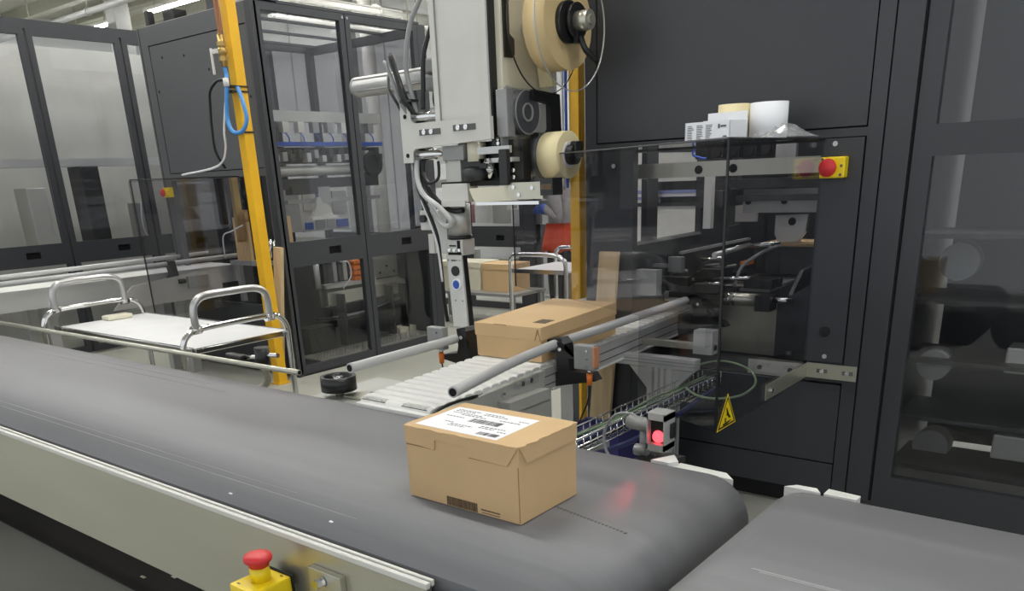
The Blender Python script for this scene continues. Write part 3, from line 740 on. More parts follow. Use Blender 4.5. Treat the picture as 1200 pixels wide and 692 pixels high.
T([(-9.2, 5.0, 1.5), (-9.15, 4.95, 1.3), (-9.18, 5.0, 1.15), (-9.2, 5.15, 1.05)], .008, 6, 5).build('white_hose', WHCAB, fm)

# ================================================================ yellow posts with services
def post(name, x, y, w, z1, label):
    t = thing(name, (x, y, 0), label, 'post')
    B(x - w / 2, x + w / 2, y - w / 2, y + w / 2, 0.01, z1, bev=.004).build('tube', YEL, t)
    B(x - w * .7, x + w * .7, y - w * .7, y + w * .7, 0, .012).build('base_plate', YEL, t)
    return t
p1 = post('utility_post', -5.94, 4.2, .086, 6.28, 'yellow square utility post before the left machine, carrying copper pipe and blue hose')
p2 = post('utility_post', -2.94, 4.4, .068, 6.28, 'yellow square utility post left of the right machine, behind the flat carton')
PX, PY = -5.945, 4.10
t = thing('air_drop', (PX, PY, 1.7), 'copper air pipe with brass valve and looped blue hose strapped to the left yellow post', 'pipe')
T([(PX, PY, 6.2), (PX, PY, 2.70)], .014, 12).build('copper_pipe', COPPER, t)
T([(PX + .03, PY, 6.2), (PX + .03, PY, 2.72)], .007, 8).build('thin_pipe', COPPER, t)
v = MB().cyl((PX, PY, 2.48), (PX, PY, 2.70), .024, 12).cyl((PX, PY, 2.52), (PX, PY, 2.55), .034, 6, smooth=False).cyl((PX, PY, 2.62), (PX, PY, 2.65), .034, 6, smooth=False).ball((PX, PY, 2.585), .036).build('ball_valve', BRASS, t)
MB().box(PX - .075, PX - .055, PY - .06, PY - .045, 2.43, 2.61, bev=.004).box(PX - .06, PX, PY - .055, PY - .03, 2.57, 2.6).build('valve_lever', WHITE, v)
T([(PX, PY, 2.48), (PX + .01, PY, 2.42), (PX + .02, PY - .02, 2.37)], .016, 10, 4).build('hose', BLUE, t)
C((PX + .02, PY - .02, 2.34), (PX + .02, PY - .02, 2.40), .022, 10).build('tee_fitting', WHITE, t)
lp = [(PX + .02, PY - .02, 2.34), (PX - .0, PY - .03, 2.22), (PX + .0, PY - .04, 2.10), (PX + .06, PY - .05, 2.02), (PX + .15, PY - .03, 2.02), (PX + .20, PY - .01, 2.10), (PX + .17, PY + .0, 2.22), (PX + .10, PY + .02, 2.33)]
T(lp, .016, 10, 6).build('blue_loop', BLUE, t)
T([(PX + .01, PY - .02, 2.385), (PX - .08, PY - .03, 2.39), (PX - .19, PY - .03, 2.33), (PX - .25, PY - .01, 2.24), (PX - .29, PY + .0, 2.08), (PX - .32, PY + .02, 1.90), (PX - .34, PY + .1, 1.77)], .011, 8, 6).build('black_hose', BLACK, t)
T([(PX + .02, PY - .02, 2.34), (PX - .04, PY - .02, 2.2), (PX - .10, PY - .02, 2.03), (PX - .14, PY - .0, 1.92), (PX - .24, PY + .02, 1.82), (PX - .42, PY + .02, 1.77), (PX - 1.0, PY + .1, 1.74)], .009, 8, 6).build('white_hose', WHCAB, t)
for z in (2.345, 2.31, 2.02):
    B(-5.99, -5.89, 4.10, 4.25, z - .006, z + .006).build('cable_tie', BLACK, t)
t = thing('wiring', (-2.98, 4.33, 1.7), 'blue and white tubes running down beside the right yellow post', 'cable')
T([(-2.985, 4.35, 6.2), (-2.985, 4.35, 1.9), (-2.96, 4.30, 1.75), (-2.98, 4.1, 1.66), (-2.98, 3.9, 1.62)], .009, 8, 5).build('blue_tube', BLUED, t)
T([(-3.01, 4.35, 6.2), (-3.01, 4.35, 1.9), (-2.985, 4.30, 1.72), (-3.0, 4.1, 1.63), (-3.0, 3.9, 1.60)], .009, 8, 5).build('white_tube', WHCAB, t)

# ================================================================ right machine
t = rm = thing('packing_machine', (-1.7, 4.9, 0), 'big charcoal machine filling the right side, with opening behind the smoked guard', 'machine')
F = 3.83; ZR = 3.05
MB().box(-2.51, -2.443, F, F + .05, .1, ZR).box(-1.108, -1.045, F, F + .05, .1, ZR).box(-2.443, -1.108, F, F + .05, 1.712, 1.746).box(-2.443, -2.225, F, F + .05, .1, 1.712).build('front_frame', DARK, rm)
MB().box(-2.45, -1.1, F + .03, F + .06, 1.70, ZR).box(-1.3, -1.1, F + .03, F + .05, .2, 1.71).build('seam_backing', SEAM, rm)
B(-2.436, -1.115, F + .003, F + .03, 1.753, ZR).build('upper_panel', DARK, rm)
B(-1.290, -1.114, F - .008, F + .03, .745, 1.708, bev=.002).build('switch_panel', DARK, rm)
B(-2.225, -1.114, F + .003, F + .03, .258, .64).build('lower_panel', DARK, rm)
B(-2.225, -1.114, F + .003, F + .03, .1, .251).build('plinth_panel', DARK, rm)
B(-1.28, -1.108, F + .004, F + .03, .65, .742).build('corner_panel', DARK, rm)
B(-2.46, -1.0, F + .06, F + .1, .0, .1).build('toe_recess', MATTE, rm)
bolt_heads(rm, [(-1.233, F - .008, 1.687), (-1.196, F - .008, .772), (-2.34, F, 1.64)], (0, -1, 0), .011, .003, ALU)
C((-1.205, F - .008, .885), (-1.205, F - .014, .885), .024, 20).build('lock', BLACK, rm)
MB().box(-1.045, -1.038, F + .01, F + .05, .1, ZR).build('seam', SEAM, rm)
B(-1.038, -.936, F - .004, F + .05, .1, ZR, bev=.003).build('column', DARK, rm)
B(-.936, -.928, F + .015, F + .05, .1, ZR).build('seam', SEAM, rm)
for a in (-.925, -.02, .885):
    glazed_door(rm, 'y', F + .01, a, a + .895, zt=ZR, zm=(1.62, 1.74), zb=.235, inward=1, st=.075, slot=False)
# body behind
B(-2.51, -1.0, 6.15, 6.2, .1, ZR).build('rear_panel', DARK, rm)
for x in (-2.4, -1.1, .4, 1.7): B(x - .05, x + .05, F + .05, 6.2, ZR - .04, ZR).build('roof_beam', DARK, rm)
MB().box(-2.335, -2.30, F + .05, 6.15, .1, 1.25).box(-2.335, -2.30, F + .05, 3.99, 1.25, 1.70).box(-2.335, -2.30, 4.11, 4.23, 1.25, 1.70).box(-2.335, -2.30, 4.765, 5.18, 1.25, 1.70).box(-2.335, -2.30, 5.35, 6.15, 1.25, 1.70).box(-2.335, -2.3, F + .05, 6.15, 1.70, ZR - .05).build('side_wall', DARK, rm)
for y in (4.05, 5.2, 6.1): B(-2.51, -2.45, y - .03, y + .03, .1, ZR - .05).build('outer_post', DARK, rm)
B(-2.33, -2.3, 4.02, 6.1, .65, .66).build('ledge', BLACK, rm)
B(-2.3, -1.05, F + .05, 6.15, .60, .64).build('bed_plate', CARBON, rm)
B(-1.02, -.98, F + .06, 6.15, .1, ZR - .02).build('dividing_wall', DARK, rm)
MB().box(-2.31, -2.296, 4.0, 4.77, 1.235, 1.25).build('window_sill', ALUD, rm)
# inner works
MB().box(-2.40, -1.3, 3.96, 4.0, 1.572, 1.643).build('cross_beam', STEEL, rm)
for x in (-1.93, -1.75): C((x, 3.955, 1.605), (x, 3.962, 1.605), .02, 16).build('beam_hole', SEAM, rm)
B(-2.37, -1.35, 4.28, 4.34, 1.505, 1.55).build('linear_rail', CARBON, rm)
B(-2.3, -1.35, 4.26, 4.29, 1.44, 1.47).build('linear_rail', CARBON, rm)
B(-1.93, -1.40, 4.52, 4.54, 1.37, 1.49).build('back_plate', ALUD, rm)
for x in (-1.9, -1.7, -1.5): C((x, 4.515, 1.43), (x, 4.522, 1.43), .018, 14).build('plate_hole', SEAM, rm)
for i in range(6):
    MB().box(-2.12 + i * .09, -2.05 + i * .09, 4.3, 4.36, 1.655, 1.73, bev=.006).cyl((-2.085 + i * .09, 4.3, 1.69), (-2.085 + i * .09, 4.29, 1.69), .025, 14).build('servo_motor', BLACK, rm)
B(-1.64, -1.54, 4.2, 4.23, 1.60, 1.75).build('hanger_plate', ALUD, rm)
B(-1.94, -1.90, 4.05, 4.09, 1.32, 1.573).build('white_post', WHITE, rm)
B(-1.99, -1.86, 4.10, 4.35, 1.42, 1.50).build('carriage', CARBON, rm)
MB().prism([(-1.88, 1.335), (-1.69, 1.34), (-1.70, 1.24), (-1.75, 1.17), (-1.85, 1.17), (-1.88, 1.23)], 'y', 4.88, 4.91).build('gripper_plate', ALU, rm)
C((-1.78, 4.875, 1.30), (-1.78, 4.882, 1.30), .022, 16).build('plate_hole', SEAM, rm)
B(-1.98, -1.62, 4.84, 4.92, 1.345, 1.41).build('gripper_head', BLACK, rm)
for i in range(3): C((-1.85 + i * .08, 4.835, 1.378), (-1.85 + i * .08, 4.84, 1.378), .014, 10).build('screw', CHROME, rm)
B(-1.95, -1.5, 4.75, 5.15, 1.02, 1.17).build('rear_trough', CARBON, rm)
MB().prism([(4.3, .68), (5.4, .68), (5.4, 1.165), (4.44, 1.15), (4.3, 1.02)], 'x', -2.27, -2.25).build('guide_plate', DARK, rm)
MB().prism([(4.3, .68), (4.9, .68), (4.9, 1.1), (4.45, 1.08), (4.3, .97)], 'x', -1.56, -1.54).build('guide_plate', DARK, rm)
B(-2.26, -2.24, 4.42, 5.4, 1.15, 1.165).build('guide_edge', ALU, rm)
T([(-1.87, 4.05, 1.19), (-1.85, 4.45, 1.205)], .014, 8).build('guide_bar', ALU, rm)
C((-2.22, 4.2, .945), (-1.95, 4.2, .95), .028, 16).build('roller', ALU, rm)
C((-1.95, 4.2, .95), (-1.68, 4.2, .95), .034, 16).build('roller', STEEL, rm)
for x in (-1.86, -1.84, -1.81): MB().ring((x, 4.2, .95), (x + .008, 4.2, .95), .039, .03, 20).build('roller_band', CHROME, rm)
MB().box(-1.68, -1.6, 4.15, 4.25, .90, .98).build('roller_bearing', BLACK, rm)
C((-1.62, 4.2, .955), (-1.5, 4.2, .955), .016, 10).build('shaft', CHROME, rm)
B(-1.92, -1.60, 4.28, 4.5, .645, .925, bev=.004).build('steel_tank', STEEL, rm)
MB().prism([(-1.60, .65), (-1.44, .70), (-1.44, 1.03), (-1.60, .93)], 'y', 4.26, 4.3).build('dark_cover', DARK, rm)
rr = random.Random(12)
for i in range(22):
    x = -2.2 + rr.random() * .42; y = 4.05 + rr.random() * .7; z = .99 + rr.random() * .09 + (y - 4.05) * .06
    a = rr.random() * .5; L = .05 + rr.random() * .12
    if i % 3 == 0: MB().cyl((x, y, z), (x + L, y + a * .1, z + .01), .009, 8).build('spindle', CHROME if i % 2 else ALUD, rm)
    else: MB().box(x, x + L, y, y + .05, z - .03, z + .02, bev=.005).build('guide_block', BLACK, rm)
B(-2.15, -1.85, 4.1, 4.8, .955, .985).build('gripper_bed', BLACK, rm)
MB().box(-1.99, -1.95, 4.6, 4.66, 1.0, 1.03).box(-1.92, -1.88, 4.5, 4.6, 1.09, 1.11).build('orange_tab', ORANGE, rm)
for i in range(9):
    y = 4.35 + i * .06; B(-1.97, -1.68, y, y + .05, .97 + i * .002, .985 + i * .002).build('inner_slat', ALUD, rm)
MB().box(-2.2, -2.12, 4.18, 4.22, 1.08, 1.16).box(-2.3, -2.2, 4.19, 4.21, 1.10, 1.12).build('sensor_mount', ALUD, rm)
C((-2.0, 4.58, 1.415), (-2.0, 4.57, 1.415), .009, 10).build('signal_led', REDLED, rm)
B(-2.06, -1.93, 4.72, 4.74, 1.31, 1.405).build('white_plate', WHITE, rm)
MB().box(-2.245, -2.12, 3.9, 3.96, .99, 1.12).build('white_cover', ALUD, rm)
T([(-1.86, 4.3, 1.0), (-1.84, 4.34, 1.1), (-1.76, 4.4, 1.17), (-1.7, 4.5, 1.2)], .01, 8, 5).build('hose', CABLE, rm)
C((-1.95, 4.5, 1.19), (-1.70, 4.5, 1.21), .012, 8).build('spindle', CHROME, rm)
T([(-2.02, 4.12, 1.72), (-2.04, 4.11, 1.68), (-1.99, 4.1, 1.66), (-1.96, 4.1, 1.655)], .006, 6, 5).build('blue_tube', BLUED, rm)
# works behind the right-hand doors
rr = random.Random(21)
for i in range(26):
    x = -.82 + (i % 9) * .29; z = .2 + (i // 9) * .42 + rr.random() * .1; y = 4.25 + rr.random() * .3
    if i % 3 == 0: MB().cyl((x, y, z), (x, y + .12, z), .06 + .04 * rr.random(), 18).build('pulley', ALUD, rm)
    elif i % 3 == 1: MB().box(x, x + .2, y, y + .15, z, z + .12, bev=.01).build('drive_block', SHEET, rm)
    else: MB().box(x, x + .13, y, y + .1, z, z + .22, bev=.01).build('valve_block', CARBON, rm)
for z in (.17, .42, .7, .98, 1.27): B(-.95, 1.8, 4.2, 4.6, z, z + .02).build('shelf', CARBON, rm)
B(-.95, 1.8, 5.0, 5.05, .1, ZR - .03).build('rear_wall', DARK, rm)

for y in (3.93, 4.9):  # added fill lamps that brighten the opening of the right machine
    wl_ = B(-2.2, -1.2, y, y + .06, 2.02, 2.06).build('added_fill_lamp', WHITE, rm)
    B(-2.18, -1.22, y + .006, y + .054, 2.014, 2.02).build('lamp_diffuser', FILL_LAMP, wl_)
# cardboard blank held inside the machine
tag(B(-1.93, -1.60, 4.78, 5.1, 1.171, 1.185).build('cardboard_blank', KRAFT), 'brown cardboard blank under the grey gripper inside the right machine', 'cardboard')
estop_front((-1.222, 3.822, 1.592), 'yellow emergency stop with round red button on the black panel right of the smoked guard')

# steel bracket of the guard
t = thing('guard_bracket', (-1.2, 3.82, .70), 'angled stainless bracket joining the smoked guard to the right machine', 'bracket')
MB().box(-1.273, -1.269, 3.32, 3.825, .668, .737).box(-1.273, -1.045, 3.818, 3.824, .668, .737).build('strip', STEEL, t)
bolt_heads(t, [(-1.268, 3.38, .70)], (1, 0, 0), .011, .006)
bolt_heads(t, [(-1.20, 3.818, .703), (-1.085, 3.818, .703)], (0, -1, 0), .011, .006)
for x in (-1.2, -1.085): B(x - .024, x + .024, 3.8165, 3.8185, .694, .712).build('slot', INK, t)
t = thing('guard_bracket', (-1.4, 3.82, .68), 'dull steel strip with two bolts on the machine, seen through the guard', 'bracket')
B(-1.56, -1.29, 3.82, 3.826, .655, .725).build('strip', SHEET, t)
bolt_heads(t, [(-1.5, 3.82, .69), (-1.35, 3.82, .69)], (0, -1, 0), .012, .006, BLACK)

# warning triangle on the guard
t = thing('warning_sign', (-1.275, 2.945, .65), 'yellow triangular hand-crush warning sign at the guard corner above the big belt', 'sign')
def tri(s, cy=2.945, cz=.695): return [(cy - .088 * s, cz - .046 * s), (cy + .088 * s, cz - .046 * s), (cy, cz + .09 * s)]
MB().prism(tri(1.0), 'x', -1.2772, -1.2762).build('yellow_plate', YELB, t)
MB().prism(tri(.9), 'x', -1.2762, -1.2757).build('black_border', BLACK, t)
MB().prism(tri(.74), 'x', -1.2757, -1.2753).build('yellow_field', YELB, t)
def q(pts): return [(2.945 + a * .06, .695 + b * .06) for a, b in pts]
MB().prism(q([(-.62, -.55), (.1, -.55), (.62, -.45), (.62, -.38), (-.62, -.42)]), 'x', -1.2753, -1.2750).prism(q([(-.1, .02), (.02, .02), (.3, -.22), (.55, -.25), (.55, -.15), (.3, .05), (.12, .28), (.0, .5), (-.12, .62), (-.2, .5), (-.1, .3)]), 'x', -1.2753, -1.2750).prism(q([(-.35, -.1), (-.1, -.1), (-.2, -.32), (-.02, -.38), (-.35, -.38)]), 'x', -1.2753, -1.2750).build('pictogram', BLACK, t)

# things on top of the guard
ZG = 1.7115
t = thing('label_box', (-1.6, 3.42, ZG), 'open white printed carton on top of the smoked guard, left of the rolls', 'box')
rz = Matrix.Rotation(math.radians(-4), 3, 'Z')
MB().box(-1.70, -1.495, 3.35, 3.354, ZG, 1.79, rot=rz, piv=(-1.6, 3.42, 1.75)).box(-1.70, -1.495, 3.496, 3.5, ZG, 1.80, rot=rz, piv=(-1.6, 3.42, 1.75)).box(-1.70, -1.696, 3.35, 3.5, ZG, 1.79, rot=rz, piv=(-1.6, 3.42, 1.75)).box(-1.499, -1.495, 3.35, 3.5, ZG, 1.79, rot=rz, piv=(-1.6, 3.42, 1.75)).box(-1.70, -1.495, 3.35, 3.5, ZG, ZG + .004, rot=rz, piv=(-1.6, 3.42, 1.75)).build('carton', PAPER, t)
B(-1.68, -1.5, 3.50, 3.505, 1.79, 1.828, rot=rz, piv=(-1.6, 3.42, 1.75)).build('raised_flap', PAPER, t)
mb = MB(); rr = random.Random(5)
for c in range(3):
    for r_ in range(9):
        xa = -1.688 + c * .042; z = 1.722 + r_ * .0066
        mb.box(xa, xa + .03 - .012 * rr.random(), 3.3490, 3.3502, z, z + .0025, rot=rz, piv=(-1.6, 3.42, 1.75))
mb.box(-1.548, -1.540, 3.349, 3.3502, 1.762, 1.778, rot=rz, piv=(-1.6, 3.42, 1.75)); mb.box(-1.537, -1.512, 3.349, 3.3502, 1.766, 1.773, rot=rz, piv=(-1.6, 3.42, 1.75)); mb.box(-1.525, -1.508, 3.349, 3.3502, 1.728, 1.733, rot=rz, piv=(-1.6, 3.42, 1.75))
o = mb.build('printed_text', INK, t); o['kind'] = 'stuff'
def vroll(x, y, r, h, label, m, n=36):
    t = thing('label_roll', (x, y, ZG), label, 'label roll')
    MB().ring((x, y, ZG), (x, y, ZG + h), r, r * .45, n).build('paper', m, t)
    MB().ring((x, y, ZG), (x, y, ZG + h), r * .449, r * .38, n).build('core', KRAFT, t)
    return t
vroll(-1.445, 3.60, .077, .146, 'largest white paper roll standing upright on the smoked guard', PAPER)
vroll(-1.60, 3.60, .066, .15, 'yellowish paper roll between white box and largest roll on the guard', LROLL2)
# crumpled clear film
t = mb = MB(); bm = mb.bm; rr = random.Random(9); G = []
for i in range(15):
    row = []
    for j in range(9):
        u, v = i / 14, j / 8
        x = -1.46 + .24 * u; y = 3.36 + .2 * v
        e = min(u, 1 - u, v, 1 - v) * 4; e = min(e, 1)
        z = ZG + .003 + e * (.015 + .04 * math.sin(u * 3) * (0.3 + .7 * rr.random()) * (1 if u > .45 else .35))
        row.append(bm.verts.new((x + (rr.random() - .5) * .012, y + (rr.random() - .5) * .012, z)))
    G.append(row)
for i in range(14):
    for j in range(8): bm.faces.new((G[i][j], G[i + 1][j], G[i + 1][j + 1], G[i][j + 1]))
tag(mb.build('plastic_film', FILM), 'crumpled clear plastic film beside the rolls on top of the guard', 'plastic film')

# ================================================================ cable tray, photo-eye and floor bins
t = thing('cable_tray', (-1.74, 3.1, .58), 'galvanised wire cable tray running from the big belt to the machine', 'cable tray')
mb = MB(); xa, xb, za, zb_ = -1.79, -1.69, .585, .65
for x, z in ((xa, zb_), (xb, zb_), (xa, za), (xb, za), (xa, .618), (xb, .618), (-1.757, za), (-1.723, za)):
    mb.cyl((x, 2.3, z), (x, 3.80, z), .0035, 6)
o = mb.build('long_wires', CHROME, t); o['kind'] = 'stuff'
mb = MB()
for i in range(31):
    y = 2.3 + i * .05
    mb.tube([(xa, y, zb_), (xa, y, za), (xb, y, za), (xb, y, zb_)], .003, 5)
o = mb.build('cross_wires', CHROME, t); o['kind'] = 'stuff'
for x in (-1.74,):
    B(x - .05, x + .05, 2.7, 2.74, .50, .583).build('tray_support', ALU, t); B(x - .02, x + .02, 2.7, 2.74, 0, .5).build('tray_post', ALU, t)
    B(-1.80, -1.69, 3.53, 3.57, .55, .581).build('tray_support', ALU, t)
cb = thing('cable_bundle', (-1.74, 3.1, .59), 'navy, black and green cables lying in the wire tray', 'cable')
for k, (dx, dz, mm, r) in enumerate(((-.03, .012, NAVYC, .009), (.0, .010, NAVYC, .01), (.028, .012, BLACK, .008), (-.012, .028, GREENC, .006), (.015, .030, CABLE, .006), (.038, .03, NAVYC, .007), (-.038, .03, GREENC, .006))):
    pts = [(-1.74 + dx + .008 * math.sin(k * 2 + i * 1.3), 2.32 + i * .246, .59 + dz + .004 * math.sin(i * 2.1 + k)) for i in range(7)]
    T(pts, r, 7, 4).build('cable', mm, cb)
T([(-1.70, 2.5, .57), (-1.66, 2.7, .56), (-1.65, 3.0, .55), (-1.66, 3.3, .56), (-1.68, 3.6, .575), (-1.68, 3.75, .58)], .012, 8, 5).build('sleeve', NAVYC, cb)
t = thing('cable_loop', (-1.66, 3.6, .66), 'pale green hose looped at the machine end of the wire tray, behind the guard', 'cable')
T([(-1.78, 3.58, .665), (-1.76, 3.70, .70), (-1.66, 3.76, .715), (-1.52, 3.72, .70), (-1.42, 3.58, .675), (-1.41, 3.42, .655), (-1.48, 3.32, .65), (-1.58, 3.32, .65), (-1.68, 3.40, .655)], .0055, 8, 6).build('hose', GREENC, t)
t = thing('cable_loop', (-1.45, 2.35, .7), 'grey cable looped beside the red photo-eye', 'cable')
T([(-1.30, 2.36, .80), (-1.37, 2.36, .835), (-1.45, 2.38, .81), (-1.49, 2.38, .74), (-1.46, 2.36, .67), (-1.38, 2.35, .64), (-1.34, 2.36, .62)], .0055, 8, 6).build('cable', CABLE, t)
t = thing('photo_eye', (-1.2, 2.27, .70), 'metal photo-eye with glowing red lens at the far edge of the big belt', 'sensor')
MB().box(-1.243, -1.238, 2.24, 2.31, .765, .885).box(-1.182, -1.177, 2.24, 2.31, .765, .885).box(-1.243, -1.177, 2.24, 2.31, .865, .888).box(-1.243, -1.177, 2.24, 2.31, .762, .785).build('steel_frame', ALU, t)
B(-1.237, -1.183, 2.262, 2.33, .785, .865).build('window_block', BLACK, t)
MB().lathe([(.021, 0), (.018, -.008), (.003, -.012)], (-1.21, 2.262, .806), 16, 'y').build('lens', REDLED, t)
B(-1.236, -1.186, 2.259, 2.2625, .83, .86).build('upper_lens', MATTE, t)
MB().box(-1.178, -1.168, 2.275, 2.305, .80, .85, bev=.004).build('side_knob', BLACK, t)
MB().cyl((-1.36, 2.34, .815), (-1.243, 2.30, .825), .024, 16).build('cross_arm', ALUD, t)
MB().cyl((-1.30, 2.33, .70), (-1.30, 2.33, .80), .016, 12).cyl((-1.315, 2.30, .735), (-1.27, 2.30, .735), .02, 12).build('rod', ALUD, t)
MB().prism([(-1.30, 2.16), (-1.22, 2.16), (-1.16, 2.36), (-1.28, 2.36)], 'z', .70, .72).build('slotted_arm', BLACK, t)
B(-1.33, -1.13, 2.145, 2.2, .66, .70).build('foot', ALUD, t)
sp = bpy.data.lights.new('photo_eye_beam', 'SPOT'); sp.energy = 1.6; sp.color = (1, .05, .08); sp.spot_size = math.radians(13); sp.spot_blend = .9; sp.shadow_soft_size = .008
so = bpy.data.objects.new('photo_eye_beam', sp); COL.objects.link(so); so.location = (-1.21, 2.235, .86)
so.rotation_euler = (Vector((-1.09, 1.80, .77)) - so.location).to_track_quat('-Z', 'Y').to_euler()
def bin_(x, y, label):
    t = thing('storage_bin', (x, y, 0), label, 'bin')
    MB().prism([(x - .10, y - .07), (x + .10, y - .07), (x + .10, y + .07), (x - .10, y + .07)], 'z', 0, .37).build('tub', PURP, t)
    MB().box(x - .115, x + .115, y - .085, y + .085, .37, .40, bev=.008).build('lid', PURP, t)
    MB().box(x - .09, x + .07, y + .045, y + .075, .40, .425, bev=.006).box(x - .09, x - .075, y - .05, y + .06, .40, .42, bev=.004).build('lid_handle', PURP, t)
    return t
bin_(-2.17, 3.37, 'indigo lidded bin on the floor under the wire tray, nearest the flat carton')
bin_(-2.08, 3.68, 'indigo lidded bin on the floor against the right machine, behind the other bin')
def board(xa, za, xb, zb2, wd, y, label):
    t = tag(MB().prism([(xb, zb2), (xb + wd, zb2), (xa + wd, za), (xa, za)], 'y', y, y + .022).build('wooden_board', WOOD), label, 'board')
    return t
board(-2.405, 1.22, -2.435, zc(3.8) + .003, .115, 3.795, 'pale pine board standing against the right machine behind the flat carton')
board(-2.44, .68, -2.50, 0.0, .13, 3.795, 'pale pine board below the slat conveyor, against the right machine')
t = thing('wooden_board', (-5.9, 4.33, 0), 'short pale timber batten leaning between left yellow post and glazed machine', 'board')
MB().prism([(-6.19, .0), (-6.10, .0), (-5.87, 1.13), (-5.965, 1.135)], 'y', 4.33, 4.365).build('batten', WOOD, t)

# ================================================================ print and apply labeller
t = lb = thing('label_applicator', (-2.85, 3.4, 0), 'tall white label applicator with rolls, standing beyond the slat conveyor', 'label machine')
# stand
B(-3.03, -2.95, 3.36, 3.42, .02, .86).build('stand_post', ALU, lb)
B(-3.2, -2.8, 3.2, 3.6, 0, .02).build('stand_foot', BLACK, lb)
# main column
MB().box(-3.05, -2.70, 3.30, 3.42, 1.80, 2.98, bev=.004).build('column', WHITE, lb)
MB().box(-3.053, -3.02, 3.292, 3.30, 1.86, 2.98).box(-2.735, -2.70, 3.292, 3.30, 1.86, 2.98).build('column_flange', WHITE, lb)
B(-3.0205, -3.0165, 3.291, 3.3005, 1.88, 2.98).build('groove', ALUD, lb)
MB().box(-2.70, -2.688, 3.305, 3.415, 1.76, 2.98).build('black_rail', BLACK, lb)
MB().box(-2.7, -2.655, 3.30, 3.42, 1.72, 1.80).build('black_rail_foot', BLACK, lb)
bolt_heads(lb, [(-2.66, 3.299, 1.765), (-2.66, 3.299, 1.785)], (0, -1, 0), .009, .004)
MB().prism([(3.36, 2.14), (3.42, 2.14), (3.435, 2.155), (3.435, 2.22), (3.40, 2.24), (3.40, 2.98), (3.36, 2.98)], 'x', -2.665, -2.645).build('black_cover', BLACK, lb)
MB().box(-2.69, -2.655, 3.345, 3.73, 2.0, 2.98, bev=.004).build('side_plate', CREAM, lb)
# front bracket
MB().prism([(-3.26, 1.98), (-3.215, 1.98), (-3.19, 1.965), (-3.185, 1.90), (-3.17, 1.885), (-2.665, 1.885), (-2.665, 1.785), (-3.17, 1.765), (-3.185, 1.75), (-3.19, 1.70), (-3.26, 1.70)], 'y', 3.25, 3.275).build('bracket_plate', WHITE, lb)
for x0_, z0_ in ((-3.13, 1.825), (-2.90, 1.832)):
    s_ = B(x0_, x0_ + .145, 3.247, 3.2505, z0_, z0_ + .028, bev=.001).build('slot', mat('slot_grey', sr(92, 92, 90), .6) if 'slot_grey' not in MATS else MATS['slot_grey'], lb)
    for dx in (.035, .085): C((x0_ + dx, 3.247, z0_ + .015), (x0_ + dx, 3.241, z0_ + .015), .0125, 12).build('slot_screw', CHROME, s_)
for z in (1.92, 1.735): C((-3.225, 3.25, z), (-3.225, 3.247, z), .011, 10).build('hole', SEAM, lb)
for z in (1.915, 1.735): MB().cyl((-3.19, 3.275, z), (-3.02, 3.33, z), .027, 16).build('guide_rod', CHROME, lb)
MB().cyl((-3.10, 3.32, 1.915), (-3.06, 3.335, 1.915), .042, 18).build('rod_clamp', ALUD, lb)
# horizontal support tube with end cap
MB().cyl((-3.78, 3.46, 2.115), (-3.06, 3.46, 2.115), .052, 28).build('support_tube', ALU, lb)
C((-3.795, 3.46, 2.115), (-3.78, 3.46, 2.115), .053, 28).build('tube_cap', ALUD, lb)
for a in (-.5, .7): T([(-3.775, 3.46 - .0525 * math.cos(a), 2.115 + .0525 * math.sin(a)), (-3.07, 3.46 - .0525 * math.cos(a), 2.115 + .0525 * math.sin(a))], .005, 6).build('tube_groove', ALUD, lb)
MB().box(-3.19, -3.05, 3.36, 3.5, 2.12, 2.19, bev=.01).box(-3.19, -3.05, 3.36, 3.5, 2.04, 2.11, bev=.01).build('cross_clamp', ALUD, lb)
MB().cyl((-3.12, 3.43, 2.0), (-3.04, 3.43, 2.0), .08, 24).build('gear_knob', BLACK, lb)
